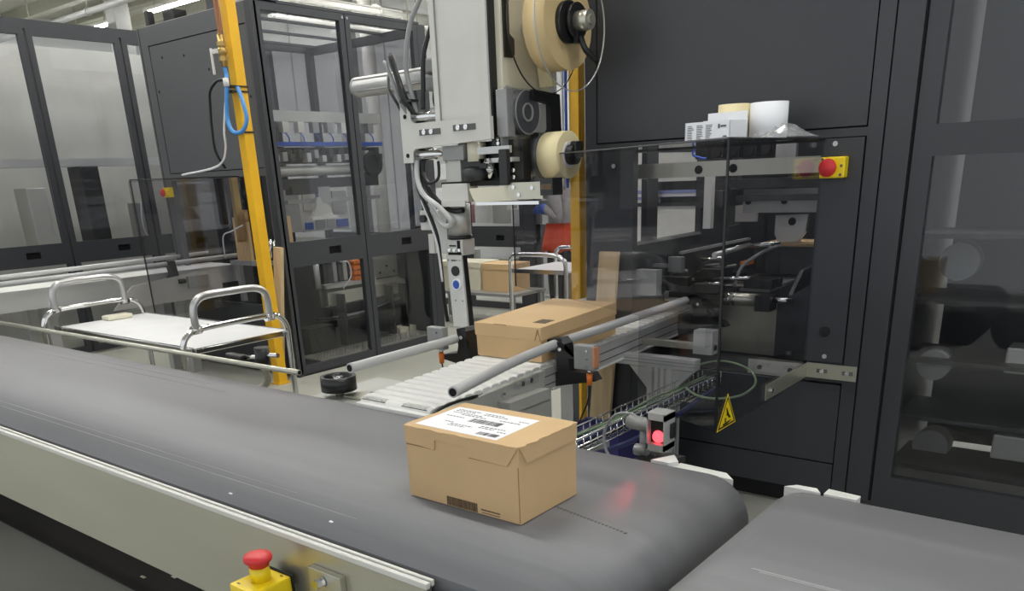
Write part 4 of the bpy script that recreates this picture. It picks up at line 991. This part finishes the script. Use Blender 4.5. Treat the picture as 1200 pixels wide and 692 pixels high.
# cables at the left
for k, (pts, r, mm) in enumerate((
    ([(-3.06, 3.34, 2.75), (-3.07, 3.3, 2.5), (-3.15, 3.26, 2.33), (-3.19, 3.25, 2.15), (-3.17, 3.26, 2.0), (-3.17, 3.29, 1.9)], .012, CABLE),
    ([(-3.05, 3.36, 2.45), (-3.06, 3.33, 2.35), (-3.11, 3.3, 2.2), (-3.13, 3.3, 2.05), (-3.14, 3.3, 1.95)], .012, BLACK),
    ([(-3.35, 3.28, 2.15), (-3.33, 3.24, 2.18), (-3.29, 3.235, 2.12), (-3.24, 3.235, 2.0), (-3.21, 3.27, 1.9), (-3.22, 3.29, 1.7)], .011, CABLE),
    ([(-3.31, 3.28, 2.19), (-3.28, 3.24, 2.2), (-3.24, 3.235, 2.1), (-3.20, 3.235, 2.0), (-3.17, 3.29, 1.88), (-3.18, 3.3, 1.65)], .017, BLACK),
    ([(-3.37, 3.30, 2.13), (-3.33, 3.26, 2.06), (-3.27, 3.25, 1.98), (-3.24, 3.29, 1.88)], .008, BLACK),
    ([(-3.19, 3.28, 1.72), (-3.18, 3.26, 1.62), (-3.13, 3.25, 1.54), (-3.03, 3.25, 1.48), (-2.97, 3.25, 1.43), (-2.96, 3.26, 1.40), (-3.0, 3.26, 1.385), (-3.06, 3.27, 1.42), (-3.12, 3.28, 1.5)], .014, PIPE),
    ([(-3.22, 3.29, 1.72), (-3.2, 3.28, 1.58), (-3.14, 3.27, 1.48), (-3.08, 3.27, 1.34), (-3.075, 3.28, 1.2), (-3.085, 3.30, 1.0), (-3.09, 3.32, .88)], .011, BLACK),
    ([(-3.21, 3.29, 1.70), (-3.17, 3.27, 1.52), (-3.11, 3.26, 1.40), (-3.07, 3.26, 1.28), (-3.062, 3.27, 1.1)], .006, WHCAB),
    ([(-3.18, 3.3, 1.66), (-3.14, 3.29, 1.58), (-3.06, 3.29, 1.50), (-2.98, 3.29, 1.46), (-2.9, 3.29, 1.46)], .013, BLACK),
    ([(-3.15, 3.3, 1.72), (-3.16, 3.28, 1.66), (-3.11, 3.27, 1.60), (-3.05, 3.28, 1.62), (-3.06, 3.3, 1.70)], .008, BLACK))):
    T(pts, r, 8, 6).build('cable', mm, lb)
for p in ((-3.2, 3.25, 1.99),): B(p[0] - .03, p[0] + .05, p[1] - .025, p[1] + .03, p[2] - .006, p[2] + .006).build('cable_tie', BLACK, lb)
# print head
MB().box(-3.02, -2.88, 3.29, 3.4, 1.70, 1.77, bev=.004).build('actuator_block', ALUD, lb)
MB().box(-3.07, -3.01, 3.3, 3.4, 1.69, 1.765).build('actuator_plate', WHITE, lb)
MB().cyl((-2.825, 3.33, 1.69), (-2.825, 3.33, 1.78), .047, 24).build('cylinder', CREAM, lb)
B(-3.02, -2.92, 3.31, 3.36, 1.60, 1.70).build('carrier_plate', WHITE, lb)
B(-2.9, -2.56, 3.36, 3.42, 1.59, 1.78).build('dark_body', BLACK, lb)
MB().box(-2.78, -2.58, 3.28, 3.30, 1.72, 1.752).box(-2.78, -2.58, 3.30, 3.36, 1.68, 1.70).build('fitting_plate', ALU, lb)
for x in (-2.73, -2.64):
    MB().cyl((x, 3.32, 1.61), (x, 3.32, 1.68), .02, 14).cyl((x, 3.32, 1.64), (x, 3.32, 1.655), .027, 14).build('air_fitting', CHROME, lb)
    T([(x - .015, 3.30, 1.70), (x - .015, 3.29, 1.68), (x + .015, 3.29, 1.68), (x + .015, 3.30, 1.70)], .005, 6).build('clip', CHROME, lb)
MB().lathe([(.075, 0), (.075, .05), (.06, .065), (.02, .07)], (-2.84, 3.34, 1.60), 24).build('dark_motor', CARBON, lb)
MB().box(-2.90, -2.74, 3.30, 3.36, 1.655, 1.70).build('black_shroud', BLACK, lb)
B(-3.05, -2.55, 3.30, 3.40, 1.575, 1.598).build('base_bar', MATTE, lb)
MB().box(-3.03, -2.855, 3.28, 3.36, 1.50, 1.59, bev=.003).box(-3.03, -2.87, 3.27, 3.28, 1.48, 1.51).build('white_block', WHITE, lb)
MB().prism([(-2.82, 1.565), (-2.52, 1.575), (-2.52, 1.505), (-2.78, 1.50), (-2.80, 1.52)], 'y', 3.25, 3.38).build('peel_plate', CREAM, lb)
MB().box(-2.79, -2.40, 3.26, 3.36, 1.485, 1.50).build('peel_edge', CHROME, lb)
B(-2.56, -2.36, 3.24, 3.27, 1.51, 1.585).build('steel_cheek', STEEL, lb)
bolt_heads(lb, [(-2.53, 3.24, 1.565), (-2.50, 3.24, 1.53), (-2.42, 3.24, 1.56)], (0, -1, 0), .01, .005)
B(-2.36, -2.29, 3.22, 3.30, 1.525, 1.60).build('label_sensor', BLACK, lb)
B(-2.355, -2.295, 3.218, 3.2205, 1.55, 1.575).build('sensor_display', INKB, lb)
MB().box(-2.60, -2.55, 3.22, 3.25, 1.575, 1.735, bev=.006).build('black_lever', BLACK, lb)
bolt_heads(lb, [(-2.535, 3.25, 1.64), (-2.535, 3.25, 1.61)], (0, -1, 0), .01, .005)
# ribbon housing
MB().box(-2.665, -2.60, 3.30, 3.36, 1.79, 2.0, bev=.004).build('ribbon_box', ALUD, lb)
MB().prism([(3.31, 1.60), (3.42, 1.58), (3.60, 1.66), (3.66, 1.75), (3.64, 1.9), (3.56, 1.99), (3.36, 2.02), (3.31, 1.99)], 'x', -2.655, -2.645).build('ribbon_backplate', SHEET, lb)
MB().prism([(3.31, 1.62), (3.42, 1.60), (3.46, 1.66), (3.45, 1.97), (3.42, 2.0), (3.31, 2.0)], 'x', -2.575, -2.57).build('clear_door', CLEAR, lb)
MB().cyl((-2.645, 3.44, 1.90), (-2.585, 3.44, 1.90), .10, 32).build('ribbon_reel', mat('smoke_grey', sr(84, 84, 88), .25) if 'smoke_grey' not in MATS else MATS['smoke_grey'], lb)
MB().ring((-2.585, 3.44, 1.90), (-2.578, 3.44, 1.90), .042, .034, 28).ring((-2.583, 3.44, 1.90), (-2.579, 3.44, 1.90), .10, .095, 32).build('reel_ring', ALU, lb)
MB().cyl((-2.60, 3.55, 1.70), (-2.535, 3.55, 1.70), .11, 32).build('take_up_reel', MATS['smoke_grey'], lb)
MB().ring((-2.535, 3.55, 1.70), (-2.53, 3.55, 1.70), .11, .103, 32).build('reel_ring', ALU, lb)
MB().cyl((-2.535, 3.54, 1.71), (-2.50, 3.54, 1.71), .03, 18).build('reel_knob', BLACK, lb)
MB().prism([(3.46, 2.0), (3.68, 1.985), (3.69, 1.80), (3.62, 1.755), (3.48, 1.755), (3.48, 1.80), (3.58, 1.80), (3.60, 1.83), (3.60, 1.94), (3.46, 1.955)], 'x', -2.60, -2.56).build('black_frame', BLACK, lb)
B(-2.62, -2.59, 3.47, 3.6, 1.81, 1.94).build('grey_plate', SHEET, lb)
# big label reel
RC = Vector((-2.42, 3.53, 2.265))
MB().ring((-2.52, RC.y, RC.z), (-2.40, RC.y, RC.z), .195, .075, 64).build('label_roll', LROLL, lb)
MB().cyl((-2.66, RC.y, RC.z), (-2.35, RC.y, RC.z), .03, 20).build('spindle', ALU, lb)
MB().cyl((-2.40, RC.y - .02, RC.z), (-2.375, RC.y - .02, RC.z), .088, 36).cyl((-2.375, RC.y + .01, RC.z + .005), (-2.35, RC.y + .01, RC.z + .005), .075, 36).build('hub', BLACK, lb)
MB().cyl((-2.35, RC.y, RC.z), (-2.28, RC.y, RC.z), .042, 28).cyl((-2.28, RC.y, RC.z), (-2.272, RC.y, RC.z), .02, 6, smooth=False).build('hub_cap', STEEL, lb)
MB().box(-2.36, -2.335, RC.y - .02, RC.y + .02, RC.z - .09, RC.z).tube([(-2.335, RC.y, RC.z - .06), (-2.31, RC.y + .005, RC.z - .12), (-2.29, RC.y + .07, RC.z - .165)], .014, 10, 4).build('clamp_lever', BLACK, lb)
for x, nm in ((-2.535, 'rear_flange'), (-2.385, 'front_flange')):
    f_ = MB().cyl((x - .002, RC.y, RC.z), (x + .002, RC.y, RC.z), .285, 72).build(nm, CLEAR, lb)
    MB().ring((x - .003, RC.y, RC.z), (x + .003, RC.y, RC.z), .288, .284, 72).build('rim', (BLACK if x < -2.5 else ALU), f_)
MB().prism([(3.44, 2.98), (3.47, 2.98), (3.60, 2.2), (3.65, 2.02), (3.62, 2.02)], 'x', -2.64, -2.56).build('label_web', LROLL2, lb)
# lower label roll
LC = Vector((-2.42, 3.52, 1.70))
MB().ring((-2.52, LC.y, LC.z), (-2.40, LC.y, LC.z), .108, .05, 48).build('label_roll', LROLL2, lb)
MB().ring((-2.40, LC.y, LC.z), (-2.397, LC.y, LC.z), .06, .045, 32).build('core', PAPER, lb)
MB().cyl((-2.50, LC.y, LC.z), (-2.36, LC.y, LC.z), .046, 24).build('roll_hub', BLACK, lb)
MB().box(-2.385, -2.35, LC.y - .015, LC.y + .055, LC.z - .015, LC.z + .06, bev=.01).build('hub_lever', BLACK, lb)
# applicator arm over the conveyor
MB().cyl((-2.985, 3.35, 1.335), (-2.985, 3.35, 1.49), .06, 28).build('cylinder', ALU, lb)
MB().cyl((-2.985, 3.35, 1.315), (-2.985, 3.35, 1.335), .064, 28).build('cylinder_seal', BLACK, lb)
hd = MB().box(-3.045, -2.93, 3.30, 3.40, 1.235, 1.315, bev=.003).build('head_block', WHITE, lb)
MB().box(-3.02, -2.975, 3.297, 3.3005, 1.28, 1.287).box(-2.965, -2.945, 3.297, 3.3005, 1.25, 1.31).box(-3.03, -2.94, 3.296, 3.3005, 1.238, 1.25).build('head_slot', SEAM, hd)
for x in (-3.02, -2.985, -2.95): C((x, 3.30, 1.262), (x, 3.292, 1.262), .009, 10).build('head_screw', CHROME, hd)
bd = MB().prism([(-3.048, 1.235), (-2.945, 1.235), (-2.925, .86), (-3.028, .86)], 'y', 3.30, 3.345).build('arm_body', WPLAS, lb)
MB().prism([(-2.944, 1.235), (-2.938, 1.235), (-2.913, .86), (-2.924, .86)], 'y', 3.312, 3.34).build('arm_side', BLACK, lb)
C((-2.987, 3.30, 1.155), (-2.987, 3.292, 1.155), .026, 24).build('black_button', BLACK, lb)
MB().ring((-2.984, 3.30, 1.085), (-2.984, 3.292, 1.085), .030, .022, 28).build('button_ring', PAPER, lb)
C((-2.984, 3.30, 1.085), (-2.984, 3.290, 1.085), .022, 24).build('blue_button', BLUED, lb)
MB().box(-3.015, -2.985, 3.2985, 3.3003, 1.205, 1.213).box(-2.982, -2.97, 3.2985, 3.3003, 1.207, 1.212).build('small_print', INK, bd)
for x, z in ((-3.0, 1.0), (-2.95, 1.0), (-3.035, 1.21), (-2.955, 1.21)): C((x, 3.30, z), (x, 3.297, z), .005, 8).build('screw', ALUD, bd)
MB().box(-3.16, -3.06, 3.33, 3.42, 1.24, 1.46, bev=.003).build('valve_manifold', WPLAS, lb)
MB().box(-3.24, -3.15, 3.32, 3.4, 1.36, 1.46, bev=.003).box(-3.19, -3.15, 3.32, 3.4, 1.24, 1.34).build('connector_block', WHITE, lb)
MB().cyl((-3.2, 3.31, 1.42), (-3.2, 3.29, 1.42), .02, 14).build('plug', BLACK, lb)

# ================================================================ background beyond the conveyor
t = mm = thing('packing_machine', (-6.9, 8.6, 0), 'distant charcoal machine facing the camera behind the label applicator', 'machine')
for a, b in ((-8.2, -7.2), (-7.19, -6.28)):
    glazed_door(mm, 'y', 8.2, a, b, zt=2.7, zm=(.783, 1.03), zb=.1, inward=1)
B(-6.275, -6.12, 8.2, 8.26, 0, 2.75).build('post', DARK, mm)
B(-8.2, -5.8, 8.2, 8.26, 2.7, 2.76).build('top_rail', DARK, mm)
MB().box(-6.118, -5.80, 8.24, 8.28, .80, 1.05).box(-6.118, -6.05, 8.24, 8.28, 0, 2.7).box(-5.87, -5.8, 8.24, 8.28, 0, 2.7).build('side_door', DARK2, mm)
B(-6.0, -5.9, 8.235, 8.242, .90, .98).build('handle_recess', SEAM, mm)
B(-8.2, -5.8, 9.4, 9.45, .0, 2.7).build('rear_panel', WALL, mm)
for k, (xa, xb, za, zb3, m2) in enumerate(((-7.6, -7.35, 1.05, 1.28, mat('pink_box', sr(176, 120, 128), .6)), (-7.3, -7.1, 1.05, 1.3, WPLAS), (-7.0, -6.75, 1.04, 1.32, SHEET), (-6.7, -6.4, 1.04, 1.22, WPLAS), (-6.05, -5.9, 1.06, 1.3, WPLAS), (-7.7, -7.4, .3, .7, SHEET), (-7.2, -6.7, .2, .6, ALUD), (-6.6, -6.35, .3, .7, CARBON))):
    MB().box(xa, xb, 8.5, 8.7, za, zb3, bev=.01).build('inner_unit', m2, mm)
for x in (-7.5, -7.0, -6.5): MB().cyl((x, 8.6, 1.3), (x, 8.6, 2.2), .04, 12).build('inner_column', ALU, mm)
B(-8.1, -6.3, 8.45, 8.5, 1.5, 1.6).build('inner_beam', SHEET, mm)
t = thing('white_cabinet', (-3.02, 6.1, 0), 'white cabinet with blue bands seen through the windows inside the right machine', 'cabinet')
B(-3.48, -2.58, 5.5, 6.8, 0, 2.3, bev=.01).build('body', WPLAS, t)
MB().box(-3.2, -2.58, 5.495, 5.5, 1.45, 1.475).box(-3.2, -2.58, 5.495, 5.5, 1.41, 1.43).build('blue_band', mat('lilac_band', sr(132, 140, 190), .5), t)
B(-3.2, -2.56, 5.485, 5.5, 1.365, 1.39).build('black_strip', BLACK, t)
MB().box(-3.25, -3.24, 5.493, 5.5, .1, 2.2).build('seam', ALUD, t)
MB().tube([(-3.05, 5.47, 1.36), (-3.05, 5.46, 1.5), (-3.0, 5.46, 1.52), (-2.98, 5.47, 1.38)], .014, 8, 4).build('handle', BLACK, t)
# table with cartons
t = thing('work_table', (-6.3, 7.4, 0), 'low steel work table holding cartons behind the label applicator', 'table')
B(-7.1, -5.6, 7.1, 7.7, .36, .39).build('top', ALUD, t)
for x in (-7.05, -5.65):
    for y in (7.15, 7.65): B(x - .02, x + .02, y - .02, y + .02, 0, .36).build('leg', ALUD, t)
for (xa, xb, za, zb4, m2, l) in ((-6.9, -6.20, .39, .70, CREAM, 'cream carton on the low table left of the brown one'), (-6.17, -5.75, .39, .69, KRAFT, 'brown carton on the low table, nearest the second trolley')):
    t = thing('carton', ((xa + xb) / 2, 7.4, .39), l, 'carton')
    B(xa, xb, 7.25, 7.6, za, zb4, bev=.004).build('body', m2, t)
    MB().box(xa - .005, xb + .005, 7.245, 7.605, zb4 - .06, zb4 + .004, bev=.003).build('lid', m2, t)
# second trolley
t = thing('trolley', (-4.58, 6.5, 0), 'small chrome trolley with grey shelf behind the flat carton', 'trolley')
B(-4.88, -4.28, 6.2, 6.9, .765, .785, bev=.004).build('shelf', WTRAY, t)
MB().box(-4.9, -4.26, 6.19, 6.21, .755, .79).build('rim', CHROME, t)
B(-4.88, -4.28, 6.2, 6.9, .22, .24, bev=.004).build('lower_shelf', ALUD, t)
for y in (6.18, 6.92):
    T([(-4.9, y, .12), (-4.9, y, .80), (-4.88, y, .89), (-4.80, y, .925), (-4.42, y, .925), (-4.31, y, .89), (-4.27, y, .80), (-4.27, y, .12)], .02, 10, 5).build('end_frame', CHROME, t)
for x in (-4.86, -4.3):
    for y in (6.24, 6.86): MB().cyl((x - .015, y, .06), (x + .015, y, .06), .06, 16).box(x - .02, x + .02, y - .02, y + .02, .1, .22).build('castor', BLACK, t)
# standing stack of cardboard behind the worker
t = thing('cardboard_stack', (-5.15, 7.75, 0), 'tall brown stack of cardboard standing behind the worker in orange', 'cardboard')
for i in range(8): B(-5.38, -4.95, 7.62 + i * .03, 7.645 + i * .03, .12, 1.72 - .01 * (i % 3)).build('cardboard_sheet', KRAFTE if i else mat('dull_card', sr(150, 126, 102), .8), t)
B(-5.45, -4.9, 7.58, 7.95, 0, .12).build('pallet', WOOD, t)

# ================================================================ worker
def person():
    J = {  # joint: (position, radius)
        'pelvis': ((-5.04, 7.22, .98), .15), 'waist': ((-5.03, 7.22, 1.13), .135), 'chest': ((-5.04, 7.22, 1.36), .155), 'neckb': ((-5.05, 7.22, 1.51), .085),
        'neck': ((-5.08, 7.22, 1.58), .06), 'headb': ((-5.11, 7.22, 1.64), .08), 'head': ((-5.12, 7.22, 1.74), .098), 'crown': ((-5.11, 7.22, 1.81), .07),
        'lsh': ((-5.0, 7.05, 1.45), .07), 'lel': ((-4.88, 6.97, 1.17), .05), 'lwr': ((-5.02, 6.96, 1.27), .036), 'lha': ((-5.07, 6.96, 1.30), .036),
        'rsh': ((-5.06, 7.40, 1.45), .07), 'rel': ((-5.14, 7.42, 1.20), .05), 'rwr': ((-5.32, 7.36, 1.24), .036), 'rha': ((-5.38, 7.34, 1.25), .036),
        'lhip': ((-5.04, 7.13, .92), .11), 'lkn': ((-5.06, 7.12, .50), .072), 'lan': ((-5.02, 7.12, .10), .05), 'lto': ((-5.18, 7.12, .045), .042),
        'rhip': ((-5.04, 7.31, .92), .11), 'rkn': ((-5.12, 7.32, .50), .072), 'ran': ((-5.10, 7.32, .10), .05), 'rto': ((-5.26, 7.32, .045), .042)}
    E = [('pelvis', 'waist'), ('waist', 'chest'), ('chest', 'neckb'), ('neckb', 'neck'), ('neck', 'headb'), ('headb', 'head'), ('head', 'crown'),
         ('neckb', 'lsh'), ('lsh', 'lel'), ('lel', 'lwr'), ('lwr', 'lha'), ('neckb', 'rsh'), ('rsh', 'rel'), ('rel', 'rwr'), ('rwr', 'rha'),
         ('pelvis', 'lhip'), ('lhip', 'lkn'), ('lkn', 'lan'), ('lan', 'lto'), ('pelvis', 'rhip'), ('rhip', 'rkn'), ('rkn', 'ran'), ('ran', 'rto')]
    names = list(J)
    for side, sy in (('l', -1), ('r', 1)):
        h = Vector(J[side + 'ha'][0]); wv = Vector(J[side + 'wr'][0]); d = (h - wv).normalized()
        for k in range(4):
            base = h + d * .015 + Vector((0, 0, 1)) * (.024 - .016 * k)
            ln = (.06, .07, .066, .052)[k]
            a = 'f%s%d' % (side, k)
            J[a + 'a'] = (tuple(base + d * ln * .5), .0095); J[a + 'b'] = (tuple(base + d * ln * .85 + Vector((0, -sy * .022, -.012))), .0085)
            names += [a + 'a', a + 'b']; E += [(side + 'ha', a + 'a'), (a + 'a', a + 'b')]
        J['t' + side + 'a'] = (tuple(h - d * .01 + Vector((0, -sy * .03, .032))), .0105); J['t' + side + 'b'] = (tuple(h + d * .025 + Vector((0, -sy * .045, .045))), .009)
        names += ['t' + side + 'a', 't' + side + 'b']; E += [(side + 'ha', 't' + side + 'a'), ('t' + side + 'a', 't' + side + 'b')]
    root = (-5.05, 7.22, 0)
    me = bpy.data.meshes.new('sk'); idx = {n: i for i, n in enumerate(names)}
    me.from_pydata([Vector(J[n][0]) - Vector(root) for n in names], [(idx[a], idx[b]) for a, b in E], [])
    o = bpy.data.objects.new('person', me); COL.objects.link(o)
    md = o.modifiers.new('skin', 'SKIN'); sv = me.skin_vertices[0].data
    for n in names: sv[idx[n]].radius = (J[n][1], J[n][1])
    sv[0].use_root = True
    s2 = o.modifiers.new('sub', 'SUBSURF'); s2.levels = 2; s2.render_levels = 2
    bpy.context.view_layer.update()
    ev = o.evaluated_get(bpy.context.evaluated_depsgraph_get()); m2 = bpy.data.meshes.new_from_object(ev)
    o.modifiers.clear(); o.data = m2; o.location = root
    m2.materials.clear()
    for m_ in (GRFAB, BKFAB, SKIN, BLUEG, BLACK): m2.materials.append(m_)
    for p in m2.polygons:
        c = p.center + Vector(root); p.use_smooth = True
        arm_hand = (c.x < -5.035 and c.y < 7.02 and c.z > 1.2 and c.z < 1.42) or (c.x < -5.33 and c.z > 1.1)
        p.material_index = 3 if arm_hand else 4 if c.z < .12 else 1 if c.z < 1.0 and abs(c.y - 7.22) < .3 and c.z < .98 else 2 if c.z > 1.545 else 0
    tag(o, 'person in grey top, orange waist garment, black trousers and blue gloves behind the flat carton', 'person')
    R_ = Vector(root)
    # orange garment around the hips
    prof = [(.205, .86), (.20, .92), (.185, 1.0), (.165, 1.08), (.155, 1.14)]
    mb = MB(); L = []
    for r, z in prof:
        L.append([mb.bm.verts.new((-5.04 + r * .92 * math.cos(2 * math.pi * i / 28) - .02 * (1.14 - z), 7.22 + r * 1.08 * math.sin(2 * math.pi * i / 28), z + .02 * math.sin(i * 1.3) * (1.14 - z) / .28)) for i in range(28)])
    for k in range(len(L) - 1):
        for i in range(28):
            f = mb.bm.faces.new((L[k][i], L[k][(i + 1) % 28], L[k + 1][(i + 1) % 28], L[k + 1][i])); f.smooth = True
    bmesh.ops.solidify(mb.bm, geom=mb.bm.faces[:], thickness=.008)
    mb.build('waist_garment', ORFAB, o)
    mb = MB().ball((-5.10, 7.22, 1.775), .105, (1.05, .92, .85), 18); mb.build('hair', HAIR, o)
    f = MB()
    f.prism([(-5.215, 1.735), (-5.235, 1.70), (-5.21, 1.695)], 'y', 7.207, 7.233)
    f.build('nose', SKIN, o)
    for s in (-1, 1):
        MB().ball((-5.205, 7.22 + s * .036, 1.745), .011).build('eye', BLACK, o)
        MB().ball((-5.11, 7.22 + s * .096, 1.72), .028, (.6, .35, 1)).build('ear', SKIN, o)
    MB().box(-5.212, -5.2, 7.195, 7.245, 1.668, 1.675).build('mouth', mat('lips', sr(160, 96, 88), .6), o)
person()

# ================================================================ hall fittings above the machines
def pipe_run(name, pts, r, label, m, cat='pipe'):
    t = thing(name, pts[0], label, cat); T(pts, r, 14).build('pipe', m, t)
    L = Vector(pts[-1]) - Vector(pts[0]); n = max(2, int(L.length / 3))
    for i in range(n + 1):
        p = Vector(pts[0]) + L * i / n; d = L.normalized()
        C(p - d * .03, p + d * .03, r * 1.25, 14).build('coupling', m, t)
        C(p, (p.x, p.y, 6.6), .012, 6).build('hanger', CEILB, t)
    return t
pipe_run('ventilation_duct', [(-14.6, 11.6, 4.95), (-14.6, 16.5, 4.95)], .20, 'fat white ventilation duct high behind the left machine', WHITE, 'duct')
pipe_run('service_pipe', [(-13.2, 10.2, 4.55), (-13.2, 17, 4.55)], .06, 'thin white service pipe below the duct, upper of two', WHITE)
pipe_run('service_pipe', [(-12.8, 9.9, 4.3), (-12.8, 17, 4.3)], .05, 'thin white service pipe below the duct, lower of two', WHITE)
pipe_run('service_pipe', [(-27, 11.0, 5.6), (-9, 11.0, 5.6)], .07, 'grey service pipe across the hall above the left machine', ALUD)
def ladder(x0_, y0_, x1_, y1_, z, label):
    t = thing('cable_ladder', (x0_, y0_, z), label, 'cable ladder')
    a = Vector((x0_, y0_, z)); b = Vector((x1_, y1_, z)); d = (b - a).normalized(); n = Vector((-d.y, d.x, 0)) * .3; n_ = int((b - a).length / .4)
    mb = MB()
    for s in (-1, 1):
        for dz in (0, .35): T([a + n * s + Vector((0, 0, dz)), b + n * s + Vector((0, 0, dz))], .025, 6).build('side_rail', WHITE, t)
    for i in range(n_ + 1):
        p = a + d * .4 * i
        mb.cyl(p - n, p + n, .016, 6)
        for s in (-1, 1): mb.cyl(p + n * s, p + n * s + Vector((0, 0, .35)), .014, 6)
        if i < n_ and i % 2 == 0: mb.cyl(p + n, p + d * .4 + n + Vector((0, 0, .35)), .012, 6)
    o = mb.build('rungs', WHITE, t); o['kind'] = 'stuff'
    for i in (1, n_ // 2, n_ - 1):
        p = a + d * .4 * i; C(p + n, (p.x + n.x, p.y + n.y, 6.6), .012, 6).build('hanger', CEILB, t)
    return t
ladder(-16.5, 13.2, -16.5, 17, 5.2, 'white lattice cable ladder high at the back, left of the duct')
ladder(-11.6, 9, -11.6, 17, 4.75, 'white lattice cable ladder above the second glazed door of the left machine')
t = thing('rooftop_unit', (-7.6, 5.6, 2.99), 'cluster of dark and steel units on top of the left machine, upper left', 'machinery')
for k, (xa, xb, ya, yb, za, m2) in enumerate(((-7.62, -7.56, 4.5, 4.56, 3.12, BLACK), (-7.52, -7.34, 4.62, 4.75, 3.12, BLACK), (-7.25, -7.0, 4.9, 5.1, 3.22, CARBON), (-6.98, -6.9, 4.8, 4.95, 3.24, ALU), (-6.82, -6.62, 4.8, 5.0, 3.19, CARBON), (-6.38, -6.22, 4.7, 4.9, 3.24, DARK), (-6.44, -6.40, 4.75, 4.8, 3.3, WHITE))):
    MB().box(xa, xb, ya, yb, 2.97, za, bev=.008).build('unit', m2, t)
MB().lathe([(.09, 0), (.09, .16), (.07, .23), (.01, .26)], (-6.54, 4.72, 2.97), 20).build('dome', ALU, t)
for x in (-7.5, -7.0, -6.5): B(x - .02, x + .02, 4.5, 6.3, 2.95, 2.97).build('support_rail', DARK, t)

def column(x, y, r, m, label, rnd=True):
    t = thing('hall_column', (x, y, 0), label, 'column')
    if rnd: C((x, y, .03), (x, y, 6.3), r, 20).build('shaft', m, t)
    else: B(x - r, x + r, y - r, y + r, .03, 6.3).build('shaft', m, t)
    B(x - r * 1.4, x + r * 1.4, y - r * 1.4, y + r * 1.4, 0, .03).build('foot', m, t)
column(-15.5, 14.6, .16, WHITE, 'round white hall column far behind, above the second glazed door')
column(-16.3, 14.6, .20, ALUD, 'square grey hall column far behind, left of the round white one', False)
column(-21.5, 12.0, .2, ALUD, 'square grey hall column seen through the far left machine', False)
